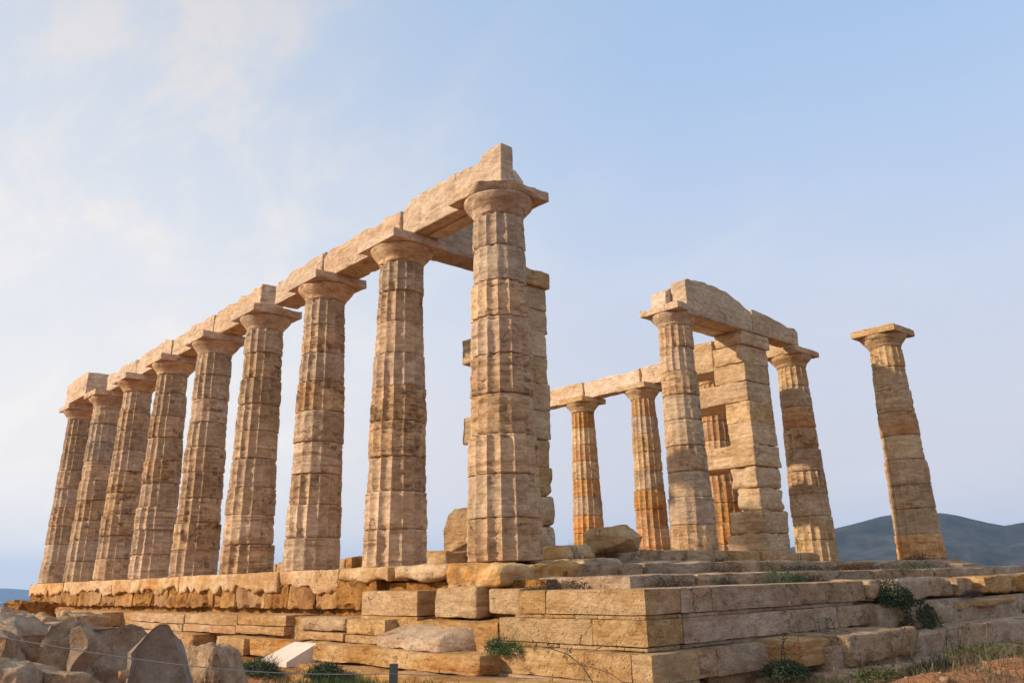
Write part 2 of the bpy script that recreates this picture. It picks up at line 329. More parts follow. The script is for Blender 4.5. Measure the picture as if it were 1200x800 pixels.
def trilin(U, c8):
    a, b, c = [(U[:, i]+1)/2 for i in range(3)]; r = 0
    for i in (0, 1):
        for j in (0, 1):
            for k in (0, 1):
                r = r+((a if i else 1-a)*(b if j else 1-b)*(c if k else 1-c))[:, None]*np.array(c8[i*4+j*2+k], float)[None]
    return r
def block_me(name, c8, rnd=.02, amp=.008, bed=.0, seed=0, cell=.09, chip=.04, top=None, bot=None, planes=(), freq=3.0, maxn=60, bx=None, front=0.0, flute=0.0, notches=()):
    """a stone block given by its eight corners (x,y,z fastest last), with worn edges, chips and uneven faces"""
    c8 = [np.array(c, float) for c in c8]
    h = np.array([np.linalg.norm(c8[4]-c8[0])+np.linalg.norm(c8[7]-c8[3]), np.linalg.norm(c8[2]-c8[0])+np.linalg.norm(c8[7]-c8[5]), np.linalg.norm(c8[1]-c8[0])+np.linalg.norm(c8[7]-c8[6])])/4
    n = [int(np.clip(round(2*v/cell), 2, maxn)) for v in h]
    U, F = cube_grid(*n)
    # push grid lines towards edges so that rounding has vertices there
    U = np.sign(U)*(1-(1-np.abs(U))**1.35)
    W0 = trilin(U, c8)
    nz = fbm(W0*freq*1.2+seed*3.1, seed, 2)
    r = rnd*(.55+.9*np.clip(nz+.4, 0, 2))+chip*sstep(.28, .75, fbm(W0*4.2+seed*1.7, seed+3, 3))
    r = np.minimum(r, h.min()*.85)[:, None]
    p = U*h; q = np.clip(p, -(h-r), h-r); d = p-q; dl = np.linalg.norm(d, axis=1, keepdims=True)
    nrm = d/np.maximum(dl, 1e-9)
    p = q+nrm*r
    onface = np.abs(U) > .999
    p = np.where(dl > 1e-9, p, U*h)
    W = trilin(p/h, c8)
    # world-ish normal from the box frame
    ex = (c8[4]-c8[0]); ey = (c8[2]-c8[0]); ez = (c8[1]-c8[0])
    B = np.stack([ex/np.linalg.norm(ex), ey/np.linalg.norm(ey), ez/np.linalg.norm(ez)])
    NW = nrm@B
    D = amp*fbm(W*freq+seed*2.3, seed+11, 4)
    if bed: D = D+bed*fbm(W*np.array([.8, .8, 13])+seed, seed+19, 3)
    if front:
        D = D-front*np.clip(fbm(W*np.array([2.2, 2.2, 2.2])+seed*5, seed+23, 4), 0, 1)
    if flute:   # fractured face: ragged upright ribs and hollows
        D = D-flute*np.clip(fbm(W*np.array([5, 5, 1.1])+seed, seed+31, 4)+.35, 0, 1.2)-.02*fbm(W*9, seed+33, 3)
    for (nx0, nx1, nz0, nz1, nd) in notches:
        inn = (U[:, 1] < -.999)*(W[:, 0] > nx0)*(W[:, 0] < nx1)*(W[:, 2] > nz0)*(W[:, 2] < nz1); D = D-nd*inn
    W = W+NW*D[:, None]
    if top is not None:   # top: list of (t, z) along local x
        zb = W[:, 2].min(); tt = (p[:, 0]/h[0]+1)/2; zt = np.interp(tt, [a for a, _ in top], [b for _, b in top]); z1 = W[:, 2].max()
        W[:, 2] = zb+(W[:, 2]-zb)*(zt-zb)/(z1-zb)
    if bot is not None:   # ragged lower edge
        z1 = W[:, 2].max(); zb = W[:, 2].min(); rk = np.random.RandomState(seed); kx = np.cumsum(rk.uniform(.06, .42, 40))+W[:, 0].min()-.4; kz = rk.choice([0, .25, .5, .8, 1.0], 40)*rk.uniform(.7, 1.2, 40)
        sh = bot*np.interp(W[:, 0]+.1*W[:, 2], kx, kz)+.25*bot*fbm(np.stack([W[:, 0]*7, W[:, 0]*0, W[:, 0]*0+seed], 1), seed+5, 3)
        W[:, 2] = z1-(z1-W[:, 2])*(z1-zb-sh)/(z1-zb)
    for pn, pd, *hor in planes:
        pn = np.array(pn, float); pd = pd/np.linalg.norm(pn); pn /= np.linalg.norm(pn); e = np.clip(W@pn-pd-.02*fbm(W*5, seed+2, 4), 0, None)[:, None]; ph = np.array([pn[0], pn[1], 0]) if hor else pn; W = W-e*ph/(ph@pn)
    me = mesh_np(name, W, F); sharp(me, 42); return me
def boxc(x0, x1, y0, y1, z0, z1):
    return [(x, y, z) for x in (x0, x1) for y in (y0, y1) for z in (z0, z1)]
_seed = [100]
def ns(): _seed[0] += 1; return _seed[0]
def block(name, b, mat, parent=None, props=None, jit=0.0, **k):
    s = ns(); x0, x1, y0, y1, z0, z1 = b
    c8 = boxc(*b)
    if jit:
        rs = random.Random(s); a = rs.uniform(-jit, jit); cx, cy = (x0+x1)/2, (y0+y1)/2
        dx, dy, dz = rs.uniform(-jit, jit)*.3, rs.uniform(-jit, jit)*.3, rs.uniform(-jit, jit)*.05
        c8 = [(cx+(x-cx)*math.cos(a)-(y-cy)*math.sin(a)+dx, cy+(x-cx)*math.sin(a)+(y-cy)*math.cos(a)+dy, z) for x, y, z in c8]
    # make each object's origin its own centre
    cx, cy, cz = (x0+x1)/2, (y0+y1)/2, z0
    me = block_me(name, c8, seed=s, **k)
    me.transform(Matrix.Translation((-cx, -cy, -cz)))
    o = obj(name, me, mat, parent, **(props or {}))
    pl = parent.location if parent is not None else Vector((0, 0, 0))
    o.location = Vector((cx, cy, cz))-pl
    return o

# ------------------------------------------------------------------ columns
NF = 16
def R_at(z): return .5-(.5-.378)*(z/4.82)**1.12
def drum_me(z0, z1, seed, fl=1.0, er=.5, na=6, nz=14, off=(0, 0), dr=0.0, rotj=0.0, chip=1.0):
    nt_ = NF*na; th = np.arange(nt_)/nt_*2*np.pi
    hz = z1-z0
    t = np.linspace(0, 1, nz); t = .5-.5*np.cos(np.pi*(t*.82+.09)); t = (t-t[0])/(t[-1]-t[0])
    t = np.concatenate([[0, .012], np.clip(t[1:-1], .025, .975), [.988, 1]]); nz = len(t)
    T, TH = np.meshgrid(t, th, indexing='ij'); Z = z0+T*hz
    R0 = R_at(np.clip(Z, 0, 4.82))+dr
    u = (TH/(2*np.pi)*NF) % 1
    prof = 1-(2*u-1)**2
    X, Y = np.cos(TH), np.sin(TH)
    P = np.stack([X.ravel()*.5, Y.ravel()*.5, Z.ravel()], 1)
    wear = np.clip(.5+.9*fbm(P*2.2+seed, seed, 3), .0, 1).reshape(T.shape)
    f = fl*(.66+.34*wear)
    R = R0-.064*(R0/.5)*prof*f-.012*(1-f)
    # worn arrises: nibbled away here and there
    ar = np.clip(1-prof*2.2, 0, 1)
    R -= ar*.014*np.clip(fbm(P*np.array([9, 9, 11])+seed*2, seed+1, 3).reshape(T.shape)+.15, 0, 1)
    # eroded patches with bedding ridges
    e = sstep(.12, .55, fbm(P*np.array([2.4, 2.4, 3.2])+seed*3.3, seed+2, 3)).reshape(T.shape)*er
    rid = fbm(P*np.array([1.2, 1.2, 26])+seed, seed+3, 3).reshape(T.shape)
    R -= e*(.008+.036*np.clip(rid+.25, 0, 1))*(.3+.7*prof)
    R += .0065*fbm(P*np.array([3, 3, 24]), seed+4, 3).reshape(T.shape)+.004*fbm(P*5, seed+5, 3).reshape(T.shape)
    # joints: rounded, chipped rims
    dz = np.minimum(T, 1-T)*hz
    rimn = fbm(np.stack([X.ravel()*3.4, Y.ravel()*3.4, (T.ravel() > .5)*5.0+seed], 1), seed+6, 4).reshape(T.shape)
    rw = .013+.060*chip*np.clip(rimn-.12, 0, 1)
    k = np.clip(1-dz/rw, 0, 1)
    R -= (rw*.75)*k**2
    R -= .015*np.clip(1-dz/.008, 0, 1)
    R += .003*(4*T*(1-T)-.6)
    gz_ = fbm(np.stack([X.ravel()*.9, Y.ravel()*.9, Z.ravel()*15+seed*3], 1), seed+9, 2).reshape(T.shape); R -= .016*sstep(.42, .62, gz_)
    VX = R*X+off[0]; VY = R*Y+off[1]
    if rotj:
        c, s = math.cos(rotj), math.sin(rotj); VX, VY = VX*c-VY*s, VX*s+VY*c
    V = np.stack([VX.ravel(), VY.ravel(), Z.ravel()], 1)
    i = np.arange(nz-1)[:, None]*nt_; j = np.arange(nt_)[None]; j2 = (j+1) % nt_
    F = np.stack([(i+j).ravel(), (i+j2).ravel(), (i+nt_+j2).ravel(), (i+nt_+j).ravel()], 1)
    # caps
    nb = len(V); V = np.vstack([V, [[off[0], off[1], z0], [off[0], off[1], z1]]])
    jj = np.arange(0, nt_, 2)
    F2 = np.stack([np.full(len(jj), nb), (jj+2) % nt_, jj+1, jj], 1)
    F3 = np.stack([np.full(len(jj), nb+1), (nz-1)*nt_+jj, (nz-1)*nt_+jj+1, (nz-1)*nt_+(jj+2) % nt_], 1)
    me = mesh_np('drum', V, np.vstack([F, F2, F3])); sharp(me, 38)
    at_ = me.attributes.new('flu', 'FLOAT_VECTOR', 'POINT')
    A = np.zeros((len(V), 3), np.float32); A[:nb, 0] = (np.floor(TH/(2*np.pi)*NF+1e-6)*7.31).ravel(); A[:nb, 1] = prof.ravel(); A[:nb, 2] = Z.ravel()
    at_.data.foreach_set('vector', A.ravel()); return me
def echinus_me(seed, na=64, nz=12):
    t = np.linspace(0, 1, nz)
    prof_z = [0, .012, .02, .035, .06, .11, .17, .215, .235, .245]
    prof_r = [.345, .362, .384, .380, .392, .440, .500, .532, .535, .515]
    z = np.linspace(0, .245, nz+4); r = np.interp(z, prof_z, prof_r); nz = len(z)
    th = np.arange(na)/na*2*np.pi; Z, TH = np.meshgrid(z, th, indexing='ij'); R = np.interp(Z, prof_z, prof_r)
    P = np.stack([np.cos(TH).ravel(), np.sin(TH).ravel(), Z.ravel()*4], 1)
    R = R+.012*fbm(P*2.5+seed, seed, 4).reshape(R.shape)-.03*sstep(.3, .8, fbm(P*1.6+seed*2, seed+1, 3)).reshape(R.shape)
    V = np.stack([(R*np.cos(TH)).ravel(), (R*np.sin(TH)).ravel(), 4.812+Z.ravel()*1.16], 1)
    i = np.arange(nz-1)[:, None]*na; j = np.arange(na)[None]; j2 = (j+1) % na
    F = np.stack([(i+j).ravel(), (i+j2).ravel(), (i+na+j2).ravel(), (i+na+j).ravel()], 1)
    me = mesh_np('echinus', V, F); sharp(me, 40); return me
ZT = 5.25     # top of abacus
def column(x, y, z, label, group, mat, seed, q=6, nz=14, er=.5, fls=None, mats=None, abp=(), aboff=(0, 0), cmat=None, chip=1.0, h=.545, drs=None):
    t = empty('doric_column', (x, y, z), label, 'column', group)
    js = [0, .53, 1.08, 1.60, 2.15, 2.70, 3.24, 3.77, 4.31, 4.82]
    rs = random.Random(seed)
    for i in range(9):
        z0, z1 = js[i], js[i+1]
        if i > 0: z0 += rs.uniform(-.02, .02)*0
        f = fls[i] if fls else rs.choice([1, 1, .9, .8, .45, .95])
        off = (rs.uniform(-.010, .010), rs.uniform(-.010, .010)); dr = rs.uniform(-.014, .014)+(drs.get(i, 0) if drs else 0)
        me = drum_me(z0, z1, seed*31+i*7, fl=f, er=er*rs.uniform(.3, 1.5), na=q, nz=nz, off=off, dr=dr, rotj=rs.uniform(-.02, .02), chip=chip*rs.uniform(.5, 1.4))
        mm = mats.get(i, mat) if mats else mat
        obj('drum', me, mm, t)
    obj('echinus', echinus_me(seed*5+1), cmat or M_COLN, t)
    me = block_me('abacus', boxc(-h+aboff[0], h+aboff[0], -h+aboff[1], h+aboff[1], 5.092, ZT), rnd=.012, amp=.012, seed=seed+900, cell=.04, chip=.08, planes=abp, maxn=40)
    obj('abacus', me, cmat or M_BEAM, t)
    return t

S = 2.522
GS = 'columns of the long southern row'; GN = 'columns of the far row'
labsS = [
 'nearest and tallest looking fluted column, capital broken at its left corner',
 'second column of the long row, left neighbour of the nearest column',
 'third column of the long row, counted from the nearest, dark weathered bands',
 'fourth column of the long row, counted from the nearest one',
 'fifth column of the long row, the middle one of the nine',
 'sixth column of the long row, fourth from its left end',
 'seventh column of the long row, third from the left end',
 'second column from the left end of the long row',
 'leftmost column, under the separate stone block at the far end of the row']
for i in range(9):
    q = [8, 8, 7, 6, 6, 5, 5, 5, 5][i]; nzz = [26, 24, 20, 16, 16, 12, 12, 12, 12][i]
    kw = {}
    if i == 0:
        kw = dict(fls=[1, 1, .95, .35, .95, .9, .95, .45, .9], mat=M_COLN, er=.7, mats={4: M_COL, 2: M_COL, 7: M_COLG, 8: M_COLG},
                  drs={0: 0, 4: .006, 3: -.004},
                  abp=[((-.75, -.6, -.45), .34-4.823*0-.45*5.16+.0), ], aboff=(.03, .03))
        kw['abp'] = [((.766, -.643, -.75), .345-.75*5.06, 1)]; kw['aboff'] = (0, 0)
    elif i == 1: kw = dict(mat=M_COLN, er=1.0, mats={3: M_COL, 2: M_COL, 4: M_COL, 8: M_COLG}, fls=[.9, 1, .9, .8, 1, 1, .6, .9, .9])
    elif i in (2, 3): kw = dict(mat=M_COL, er=1.0, mats={7: M_COL, 6: M_COLG, 0: M_COL})
    elif i >= 7: kw = dict(mat=M_COLG, er=.6, mats={5: M_COL, 3: M_COL})
    else: kw = dict(mat=M_COL, er=.9, mats={8: M_COLG})
    column(-S*i, 0, 0, labsS[i], GS, seed=11+i*3, q=q, nz=nzz, **kw)
YN = 12.33
column(0, YN, 0, 'isolated free-standing column at the right, carrying nothing, hills behind it', GN, M_ANTA, 61, q=6, nz=14, er=.4,
       mats={5: M_COLO, 2: M_COLG, 0: M_COLO, 6: M_COLG}, fls=[.7, .8, .9, .8, .3, .3, .6, .6, .9], cmat=M_ANTA)
column(-S, YN, 0, 'column right of the masonry pier, supporting the right end of the short beam', GN, M_ANTA, 64, q=6, nz=14, er=.7,
       mats={6: M_COLO, 5: M_COL, 3: M_COL, 4: M_COLG}, cmat=M_ANTA)
column(-2*S, YN, 0, 'far column glimpsed in the gap between pronaos column and masonry pier', GN, M_COLO, 67, q=5, nz=10, er=.4, cmat=M_ANTA)
column(-3*S, YN, 0, 'far orange-stained column just left of the pronaos column', GN, M_COLO, 70, q=5, nz=10, er=.2,
       fls=[1]*9, mats={5: M_ANTA, 6: M_ANTA, 7: M_COLG, 4: M_COLG}, cmat=M_ANTA)
column(-4*S, YN, 0, 'far orange-stained column behind the fallen capital-like block', GN, M_COLO, 73, q=5, nz=10, er=.2,
       fls=[1]*9, mats={7: M_ANTA, 5: M_ANTA, 3: M_COLG}, cmat=M_ANTA)
column(-S, 7.47, .24, 'pronaos column with grey-brown smooth drums, left of the masonry pier', 'columns of the porch', M_COLG, 80, q=6, nz=16, er=.35,
       fls=[.5, .4, .35, .6, .45, .5, .5, .9, .95], mats={8: M_COLN, 7: M_COLN, 6: M_COL, 3: M_COL, 0: M_COLN}, cmat=M_BEAM)

# ------------------------------------------------------------------ architraves
def beam(x0, x1, y0, y1, top, label, group, mat=M_BEAM, zb=ZT+.006, **k):
    ztm = max(z for _, z in top)
    s = ns(); c8 = boxc(x0, x1, y0, y1, zb, ztm)
    if (y1-y0) > (x1-x0):   # runs along y: local x axis must be the long one
        c8 = [(x1 if j == 0 else x0, y0 if i == 0 else y1, zb if kk == 0 else ztm) for i in (0, 1) for j in (0, 1) for kk in (0, 1)]
    kk = dict(rnd=.025, amp=.018, seed=s, cell=.075, chip=.09, top=top, freq=2.6, front=.02); kk.update(k)
    me = block_me('architrave_beam', c8, **kk)
    cx, cy = (x0+x1)/2, (y0+y1)/2
    me.transform(Matrix.Translation((-cx, -cy, -zb)))
    o = obj('architrave_beam', me, mat, None, label=label, category='stone beam', group=group); o.location = (cx, cy, zb)
    return o
GB = 'architrave beams along the long row'
FY, MY, BY = -.125, .15, .42
beam(-2.33, .22, FY, .13, [(0, 5.74), (.02, 5.84), (.10, 5.91), (.35, 5.95), (.6, 5.92), (.80, 5.89), (.83, 5.97), (.90, 6.02), (1, 6.03)], 'front beam on the nearest column, tallest at its right end, with carved notches', GB, cell=.035, maxn=90, front=.035, notches=((-1.84, -1.79, 5.42, 5.72, .03), (-.95, -.90, 5.5, 5.75, .03), (-1.55, -1.2, 5.52, 5.56, .03), (-1.0, -.3, 5.78, 5.80, .012), (-.25, .2, 5.86, 5.885, .012)))
beam(-2.33, .13, .15, BY, [(0, 5.8), (.5, 5.85), (.85, 5.84), (.95, 5.78), (1, 5.62)], 'back half of the beam on the nearest column, rounded at its right end', GB)
def pf(seed, a, b, jag=.05, ends=(0, 0)):
    rs = random.Random(seed); pts = []
    for k in range(13):
        t = k/12; z = a+(b-a)*t+rs.uniform(-jag, jag)
        if k == 0: z -= ends[0]
        if k == 12: z -= ends[1]
        pts.append((t, z))
    return pts
bays = [(-5.0, -2.42, pf(1, 5.80, 5.84, .05, (.05, .03))), (-6.98, -5.04, pf(2, 5.72, 5.88, .05, (.1, 0))), (-10.0, -7.62, pf(3, 5.86, 5.90, .05, (.1, .0))),
        (-12.55, -10.05, pf(4, 5.80, 5.85, .05)), (-15.1, -12.64, pf(5, 5.76, 5.88, .05, (.15, .1))), (-17.6, -15.14, pf(6, 5.78, 5.82, .06, (.1, .2)))]
bl = ['beam between second and third columns of the long row, ragged upper edge', 'beam left of the third column of the long row, stepping down at its left end',
      'beam between fourth and fifth columns of the long row, square right end', 'beam between fifth and sixth columns of the long row',
      'beam between sixth and seventh columns of the long row, knobbly top', 'low rounded beam between seventh and eighth columns of the long row']
for (a, b, tp), lb in zip(bays, bl):
    beam(a, b, FY, BY, tp, lb, GB)
beam(-20.3, -18.25, -.50, .12, [(0, 5.80), (.05, 5.92), (.4, 5.96), (.8, 6.0), (1, 5.96)], 'separate squared block at the far left end, on the leftmost column', GB)
beam(-19.9, -17.75, .15, .55, [(0, 5.6), (.5, 5.7), (1, 5.66)], 'low back beam behind the separate end block', GB)
GT = 'beams across the porch'
beam(-2.88, -2.36, .45, 2.75, [(0, 5.9), (.15, 6.02), (.5, 6.02), (.85, 5.98), (1, 5.9)], 'cross beam running back from the second column, behind the nearest column', GT, mat=M_GREY)
beam(-2.40, -1.98, 7.28, 9.85, [(0, 6.06), (.06, 6.13), (.12, 6.12), (.3, 6.17), (.42, 6.15), (.55, 6.10), (.63, 6.09), (.74, 6.0), (.80, 5.97), (.9, 5.86), (1, 5.76)], 'large grey beam with arched top on pronaos column and pier', GT, mat=M_COLG, chip=.06)
beam(-2.86, -2.43, 7.12, 9.85, [(0, 5.86), (.1, 6.02), (.4, 6.05), (1, 5.9)], 'back half of the arched beam, end face showing beside it', GT)
beam(-2.42, -2.0, 9.9, 11.75, [(0, 5.86), (.3, 5.84), (.8, 5.72), (1, 5.55)], 'beam sloping down from the pier towards the right column', GT, mat=M_COLG)
beam(-2.86, -2.3, 11.8, 12.5, [(0, 5.72), (.3, 5.85), (.8, 5.88), (1, 5.8)], 'short stub of beam on the column right of the pier', GT, chip=.05)
GF = 'architrave beams of the far row'
beam(-9.95, -7.6, 12.3, 12.75, pf(21, 5.80, 5.82, .02), 'far beam right of centre, between the two orange columns', GF)
beam(-12.9, -10.0, 12.3, 12.75, pf(22, 5.84, 5.84, .02), 'far beam emerging from behind the nearest column', GF)
beam(-7.55, -5.06, 12.3, 12.75, pf(23, 5.82, 5.84, .03), 'far beam passing behind the pronaos column', GF)

# ------------------------------------------------------------------ antae
def anta(y0, y1, label, pres, xl):
    t = empty('anta_pier', (-2.4, (y0+y1)/2, .18), label, 'stone pier', 'masonry piers of the porch')
    zs = [.18, .62, 1.12, 1.62, 2.10, 2.60, 3.10, 3.58, 4.06, 4.50, 4.92]
    rs = random.Random(int(y0*10))
    for i in range(10):
        j = rs.uniform(-.03, .03)
        xb = xl.get(i, -2.72+rs.uniform(-.06, .05))
        rr = .05 if i not in (0, 1, 2, 3) else .12
        x1 = -2.08+rs.uniform(-.02, .02)+(-.02 if i > 7 else 0)
        block('stone_block', (xb, x1, y0+rs.uniform(-.02, .03), y1+rs.uniform(-.04, .03)+.04*(i < 2), zs[i]+(.002 if i > 3 else -.01), zs[i+1]-(.002 if i > 3 else -.01)+i*.0007), M_ANTA, t,
              rnd=(.010 if xb > -3 else .03) if i > 3 else .09, amp=.012 if i > 3 else .035, bed=.014, cell=.05, chip=.07 if i > 3 else .16, front=.05 if i < 4 else .02)
    # widening capital course
    block('capital_block', (-2.80, -2.02, y0-.06, y1+.06, 4.926, ZT), M_ANTA, t, rnd=.03, amp=.012, bed=.008, cell=.06, chip=.08)
    return t
anta(9.42, 10.5, 'tall pier of squared stone courses beside the pronaos column, eroded left edge', None,
     {7: -4.3, 4: -4.3, 0: -3.05, 1: -2.98, 2: -2.70, 3: -2.80, 8: -2.95, 9: -2.9, 6: -2.74, 5: -2.72})
anta(2.02, 3.0, 'pier of squared stone courses half hidden behind the nearest column', None,
     {7: -3.42, 4: -3.42, 0: -2.9})
block('anta_backing_block', (-4.2, -2.94, 9.46, 10.2, 4.43, 5.2), M_ANTA, None, props=dict(label='lit wall block high between pronaos column and pier, under the beam', category='stone block'), rnd=.04, amp=.015, cell=.08, chip=.08)
block('anta_footing', (-2.9, -1.55, 9.3, 10.75, -.02, .19), M_STEP, None, props=dict(label='spreading worn footing under the pier beside the pronaos column', category='stone block'), rnd=.10, amp=.03, cell=.07, chip=.12, front=.04)

# ------------------------------------------------------------------ platform
plat = empty('stepped_platform', (0, 0, 0), 'stepped stone platform under all the columns, worn and partly stripped', 'platform')
def pb(b, mat, name='stone_block', **k):
    kk = dict(rnd=.014, amp=.006, cell=.10, chip=.035, maxn=40); kk.update(k)
    return block(name, b, mat, plat, **kk)
# cores (kept just below the visible courses)
pb((-20.2, 1.2, -.42, 12.9, -1.3, -.22), M_CORE, 'rubble_core', cell=1.0)
pb((1.15, 2.6, -.30, 12.9, -1.3, -.36), M_CORE, 'rubble_core', cell=1.0)
pb((-20.0, -2.6, .7, 11.6, -.25, -.04), M_STEP, 'rubble_core', cell=1.0)
# course A: broken stylobate under the long row
edges = [-20.45, -18.6, -17.2, -15.3, -13.2, -11.4, -9.2, -7.1, -5.0, -3.1]
for i in range(len(edges)-1):
    a, b = edges[i], edges[i+1]
    if i == 2: a += .10
    gap = .015
    pb((a+gap*.5, b-gap*.5, -.63+random.uniform(-.02, .02), .62, -.36, -.003+random.uniform(-.006, .0)), M_STYL, rnd=.035, amp=.016, bot=.16, chip=.08, front=.03, cell=.045, maxn=60)
pb((-3.08, -1.72, -.66, .62, -.22, -.002), M_STYL, rnd=.09, amp=.03, chip=.10, front=.05, cell=.055, bot=.06)
pb((-1.69, -.42, -.64, .62, -.22, -.004), M_STYL, rnd=.09, amp=.03, chip=.12, front=.06, cell=.055, bot=.05)
# big worn block that carries the nearest column
pb((-.38, .70, -.70, .85, -.31, -.003), M_STYL, rnd=.14, amp=.045, chip=.16, front=.09, cell=.035, bed=.025)
# fractured poros behind/under it
xs = [-20.4, -19.3, -18.4, -17.3, -16.1, -15.2, -14.0, -13.1, -11.9, -10.8, -9.9, -8.8, -7.6, -6.7, -5.5, -4.7, -3.9, -3.2, -2.1]
for a, b in zip(xs[:-1], xs[1:]):
    pb((a-.004, b-.002, -.60+random.uniform(-.02, .03), -.1, -.58, -.17+random.uniform(-.01, .01)), M_CORE, 'poros_block', rnd=.004, amp=.0, cell=.035, chip=.01, front=0, jit=.0, flute=.085)
# forward ashlar pair under second column
pb((-2.05, -.74, -.86, -.30, -.63, -.322), M_STEP, rnd=.012, chip=.03, front=.01)
pb((-2.04, -.72, -.872, -.29, -.70, -.634), M_STEP, rnd=.01, chip=.03)
pb((-.52, .30, -.74, -.1, -.64, -.285), M_ASH, rnd=.03, amp=.02, chip=.09, cell=.045, front=.02)
pb((.42, 1.0, -.66, -.1, -.60, -.31), M_ASH, rnd=.04, amp=.012, chip=.06, cell=.06)
pb((-.6, 1.1, -.70, 0, -.86, -.655), M_CORE, rnd=.05, amp=.02, chip=.06, front=.03, cell=.06)
# ledge of soil and broken stone at the foot of the poros
pb((-20.2, .9, -.92, -.4, -1.3, -.67), M_STEP, 'ledge_fill', rnd=.02, amp=.02, cell=.12, chip=.03, maxn=120)
# course C : drafted blocks, each with its set-off lower band
def drafted(x0, x1, yf, zt, zm, zb, mat=M_STEP, **k):
    pb((x0, x1, yf, yf+.6, zm+.004, zt), mat, front=.02, **k)
    pb((x0+.004, x1-.004, yf-.018, yf+.58, zb, zm), mat, rnd=.01, chip=.03)
for a, b in ((-19.9, -18.2), (-18.15, -16.3), (-16.2, -14.2), (-14.15, -12.6)):
    pb((a, b, -1.02, -.5, -.92, -.66+random.uniform(-.04, .02)), M_STEP, rnd=.05, amp=.02, chip=.08, front=.03, jit=.02)
pb((-12.5, -11.4, -1.35, -.7, -.95, -.66), M_STEP, rnd=.04, amp=.015, chip=.06)
drafted(-10.55, -7.75, -1.05, -.665, -.84, -.96, M_STEP, rnd=.03, amp=.012, chip=.06)
drafted(-7.72, -5.55, -1.04, -.655, -.83, -.95)
drafted(-5.52, -3.85, -1.05, -.645, -.81, -.93)
drafted(-3.35, -2.08, -1.10, -.655, -.85, -.95, M_STEP, rnd=.07, amp=.02, chip=.09)
drafted(-2.05, -1.12, -1.09, -.665, -.86, -.96)
# course D
for a, b, dy in ((-12.3, -10.4, 0), (-10.3, -8.3, .05), (-8.2, -6.6, -.03), (-5.6, -4.6, -.06), (-4.55, -3.2, 0), (-3.15, -1.5, .1)):
    pb((a, b, -1.28+dy, -.8, -1.22, -.965), M_STEP, rnd=.035, amp=.015, chip=.07, front=.02)
pb((-2.35, 1.18, -1.42, -.9, -1.17, -.972), M_STEP, rnd=.02, amp=.015, chip=.06, front=.035, cell=.06, bed=.008)
pb((-2.2, 3.6, -1.75, -.9, -1.36, -1.185), M_STEP, rnd=.04, amp=.02, chip=.07, front=.03, cell=.08, maxn=80)
pb((-6.8, -1.2, -2.05, -1.2, -1.45, -1.25), M_CORE, 'poros_block', rnd=.08, amp=.05, chip=.12, front=.05, cell=.08, maxn=80)
pb((-1.6, 1.5, -2.15, -1.6, -1.55, -1.29), M_CORE, 'poros_block', rnd=.08, amp=.05, chip=.12, front=.05, cell=.07, maxn=80)
# clean corner: three ashlar steps, south faces
XC = 3.10
def ash_south(xs_, yf, zt, zb, depth=.55, mat=M_ASH, **k):
    for a, b in zip(xs_[:-1], xs_[1:]):
        pb((a+.0025, b-.0025, yf, yf+depth, zb, zt), mat, rnd=.008, amp=.006, chip=.032, cell=.06, **k)
ash_south([1.30, 1.72, XC-.0], -.95, -.335, -.570)
ash_south([1.2, 1.65, 2.13, 2.45, XC-.02], -.93, -.574, -.612, depth=.5)
ash_south([.98, 2.40, XC+.01], -.965, -.614, -.850)
ash_south([.9, 1.9, XC-.02], -.94, -.854, -.896, depth=.5)
ash_south([.80, 2.42, 3.02, 3.27], -1.12, -.900, -1.15, depth=.7)
ash_south([.9, 2.0, 3.3], -1.16, -1.154, -1.32, depth=.7)
# east faces
def ash_east(ys_, xf, zt, zb, depth=.7, mat=M_GREY, **k):
    rough = k.pop('rough', 0); xf0, zt0 = xf, zt
    for a, b in zip(ys_[:-1], ys_[1:]):
        if rough: xf = xf0+random.uniform(-.14, .07); zt = zt0+random.uniform(-.04, .012); a += random.uniform(0, .07); k['jit'] = .045
        kk = dict(rnd=.008, amp=.006, chip=.032, cell=.065); kk.update(k)
        pb((xf-depth, xf, a+.0025, b-.0025, zb, zt), mat, **kk)
ash_east([-.395, .12, 1.55, 2.40, 3.38], XC-.001, -.336, -.571)
ash_east([-.42, 1.1, 3.1], XC-.03, -.575, -.613)
ash_east([-.41, 1.35, 2.6, 3.9], XC+.009, -.615, -.851)
ash_east([-.4, 1.4, 2.9], XC-.03, -.855, -.897)
ash_east([-.415, -.12, .95], XC+.168, -.901, -1.151)
ash_east([-.2, 1.2, 2.4], XC+.10, -1.155, -1.33)
# rougher continuation of the east steps
kw = dict(rnd=.045, amp=.028, chip=.11, cell=.06, front=.05, rough=1, bed=.01)
ash_east([3.45, 3.80], XC+.05, -.33, -.55, rnd=.09, amp=.03, chip=.1, mat=M_GREY)
ash_east([4.05, 5.1, 6.2, 6.95], XC+.02, -.325, -.60, **kw)
ash_east([7.0, 9.6, 12.4], XC+.02, -.31, -.60, mat=M_STEP, **kw)
ash_east([3.95, 5.0, 5.75], XC+.18, -.66, -.93, **kw)
ash_east([5.85, 7.3, 8.9, 11], XC+.24, -.63, -.76, mat=M_STEP, **kw)
ash_east([5.9, 8.3, 11], XC+.10, -.78, -.98, mat=M_GREY, **kw)
ash_east([.75, 1.4], 3.72, -.86, -1.12, depth=.8, mat=M_STEP, **kw)
ash_east([1.42, 3.1], 3.80, -.86, -1.15, depth=1.0, **kw)
ash_east([3.14, 4.5, 6.1, 8.2, 11], 3.82, -.90, -1.20, depth=1.0, **kw)
ash_east([.9, 2.6, 4.4, 6.5], 4.05, -1.18, -1.36, depth=1.0, **kw)
pb((1.2, 3.75, 1.2, 12, -1.4, -.96), M_GREY, 'rubble_core', cell=.5)
